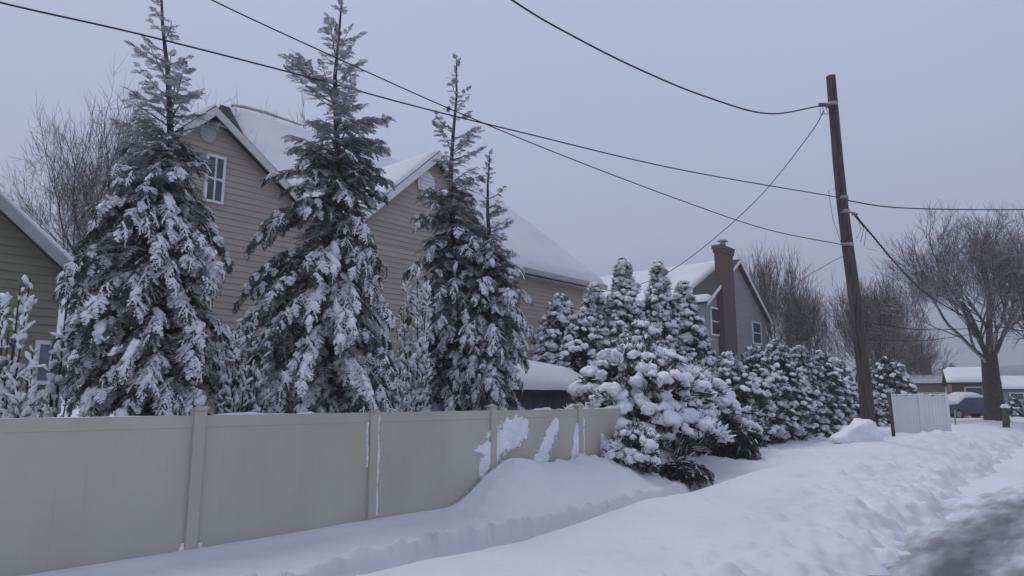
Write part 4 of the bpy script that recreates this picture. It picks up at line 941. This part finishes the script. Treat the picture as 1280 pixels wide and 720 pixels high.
cable('distant pair wire crossing the big bare tree, upper', [P(1080, 402, 36), P(1150, 412, 36), P(1225, 410, 36), P(1300, 408, 36)], .022, name='overhead_wire')
cable('distant pair wire crossing the big bare tree, lower', [P(1080, 424, 36), P(1150, 426, 36), P(1225, 417, 36), P(1300, 412, 36)], .018, name='overhead_wire')

# snow plastered and heaped round the foot of the pole
hv = lump(ICO3[0], 5, .5, 1.6); hv = lump(hv, 9, .22, 4.5); hv = hv*np.array([.62, .5, .5]); hv[:, 0] += -.25*np.clip(hv[:, 2], 0, 1)*-1
hp_ = pb_+N*.05-Vector((.42, .1, 0)); ho_ = link('snow_heap', npmesh('snow_heap', hv, ICO3[1], True), M['tree_snow']); ho_.location = (hp_.x-.1, hp_.y, gp-.1)
tag(ho_, 'heap of snow clinging to the left foot of the leaning pole', 'snow heap')

# ------------------------------------------------------------------ small roadside things
def simple_post(label, x, y0, y1, Y, rad, lean=0, m='grey_wood', cat='post', cap=False):
    b = P(x, y1, Y); t = P(x+lean, y0, Y); g = min(b.z, gxy(b)); root = empty('post', (b.x, b.y, g), label=label, cat=cat); mb = MB()
    tv = Vector((t.x-b.x, 0, t.z-g)); mb.tube([(0, 0, -.3), tuple(tv*.5), tuple(tv)], [rad, rad*.97, rad*.9], 10); mb.build('shaft', M[m], root)
    if cap: b2 = Bake(); b2.add(0, frame(np.array(tv)+np.array([0, 0, .02]), (0, 1, 0), (0, 0, 1), rad*1.5, None, rad*1.6)); link('snow_cover', b2.mesh('snow_cover', PUFF, True), M['tree_snow'], root)
simple_post('thin dark leaning stake between the pole and the white fence', 1116, 490, 530, 24, .06, lean=-5)
simple_post('short dark wooden post in front of the thick tree trunk', 1257, 508, 531, 34, .16, cap=True)
simple_post('thin grey sign stake in the snow beyond the white fence', 1194, 512, 534, 33, .035, m='steel')
# snow covered car
cp = P(1208, 512, 46); car = empty('parked_car', (cp.x, cp.y, gxy(cp)-.1), R(8), label='dark blue car buried in snow parked beyond the white fence', cat='car')
L, Wd = 4.3, 1.75
prof = [(-2.15, .35), (-2.15, .75), (-1.95, .92), (-1.3, .98), (-.75, 1.38), (.55, 1.42), (1.2, .98), (1.95, .88), (2.12, .7), (2.15, .35)]
mb = MB(); mb.prism([(x, -Wd/2, z) for x, z in prof], [(x, Wd/2, z) for x, z in prof]); mb.build('body', M['car_blue'], car, bevel=.05)
for sx in (-1, 1):
    mb = MB(); mb.poly([(-.95, sx*(Wd/2+.012), .98), (.95, sx*(Wd/2+.012), .98), (.5, sx*(Wd/2+.012), 1.32), (-.65, sx*(Wd/2+.012), 1.32)]); mb.build('window', M['glass'], car)
for sx in (-1, 1):
    mb = MB(); mb.box(-2.165, -2.09, sx*.62-.16, sx*.62+.16, .62, .76); mb.build('headlight', M['white_paint'], car, bevel=.02)
    mb = MB(); mb.box(2.1, 2.165, sx*.66-.13, sx*.66+.13, .6, .78); mb.build('tail_light', M['brick'], car, bevel=.02)
for x in (-1.35, 1.35):
    for sy in (-1, 1):
        mb = MB(); mb.tube([(x, sy*(Wd/2-.18), .33), (x, sy*(Wd/2+.02), .33)], .33, 18); wh = mb.build('wheel', M['rubber'], car)
        mb = MB(); mb.tube([(x, sy*(Wd/2+.022), .33), (x, sy*(Wd/2+.035), .33)], .2, 14); mb.build('rim', M['steel'], wh)
for (x0, x1, z0_, z1_, t_) in ((-2.1, -1.3, .9, .98, .26), (-1.3, -.7, 1.0, 1.38, .2), (-.8, .62, 1.38, 1.42, .32), (.55, 1.25, 1.42, .98, .2), (1.15, 2.05, .98, .86, .3)):
    snow_slab('snow_cover', [(x0, -Wd/2+.03, z0_), (x1, -Wd/2+.03, z1_), (x1, Wd/2-.03, z1_), (x0, Wd/2-.03, z0_)], t_, car, int(x0*10)+50, res=.09)
thuja('small dark pointed evergreen standing before the brick house', 1194, -12.5, 454, 22, 91, n=150, ps=(.1, .2), tpl=PUFFS, group=None, cover=.22, name='young_conifer')
thuja('dark mound of shrub between the white fence and the parked car', 1188, -9.5, 490, 22, 93, n=90, ps=(.1, .2), tpl=PUFFS, group=None, cover=.35, name='shrub', round_=True)
thuja('little snowy shrub beside the post at the right edge', 1265, -6.0, 496, 20, 92, n=70, ps=(.1, .18), tpl=PUFFS, group=None, cover=.6, name='shrub', round_=True)

# ------------------------------------------------------------------ cold hazy air
HAZE = .002
hz = MB(); hz.box(-260, 1100, -60, 700, -2.5, 75); ho = hz.build('haze', None); ho['kind'] = 'stuff'
hm = bpy.data.materials.new('haze'); hm.use_nodes = True; t = hm.node_tree; t.nodes.remove(t.nodes['Principled BSDF'])
pv = t.nodes.new('ShaderNodeVolumePrincipled'); pv.inputs['Density'].default_value = HAZE; pv.inputs['Color'].default_value = (.9, .92, 1, 1); pv.inputs['Anisotropy'].default_value = 0
t.links.new(pv.outputs[0], t.nodes['Material Output'].inputs['Volume']); ho.data.materials.append(hm)
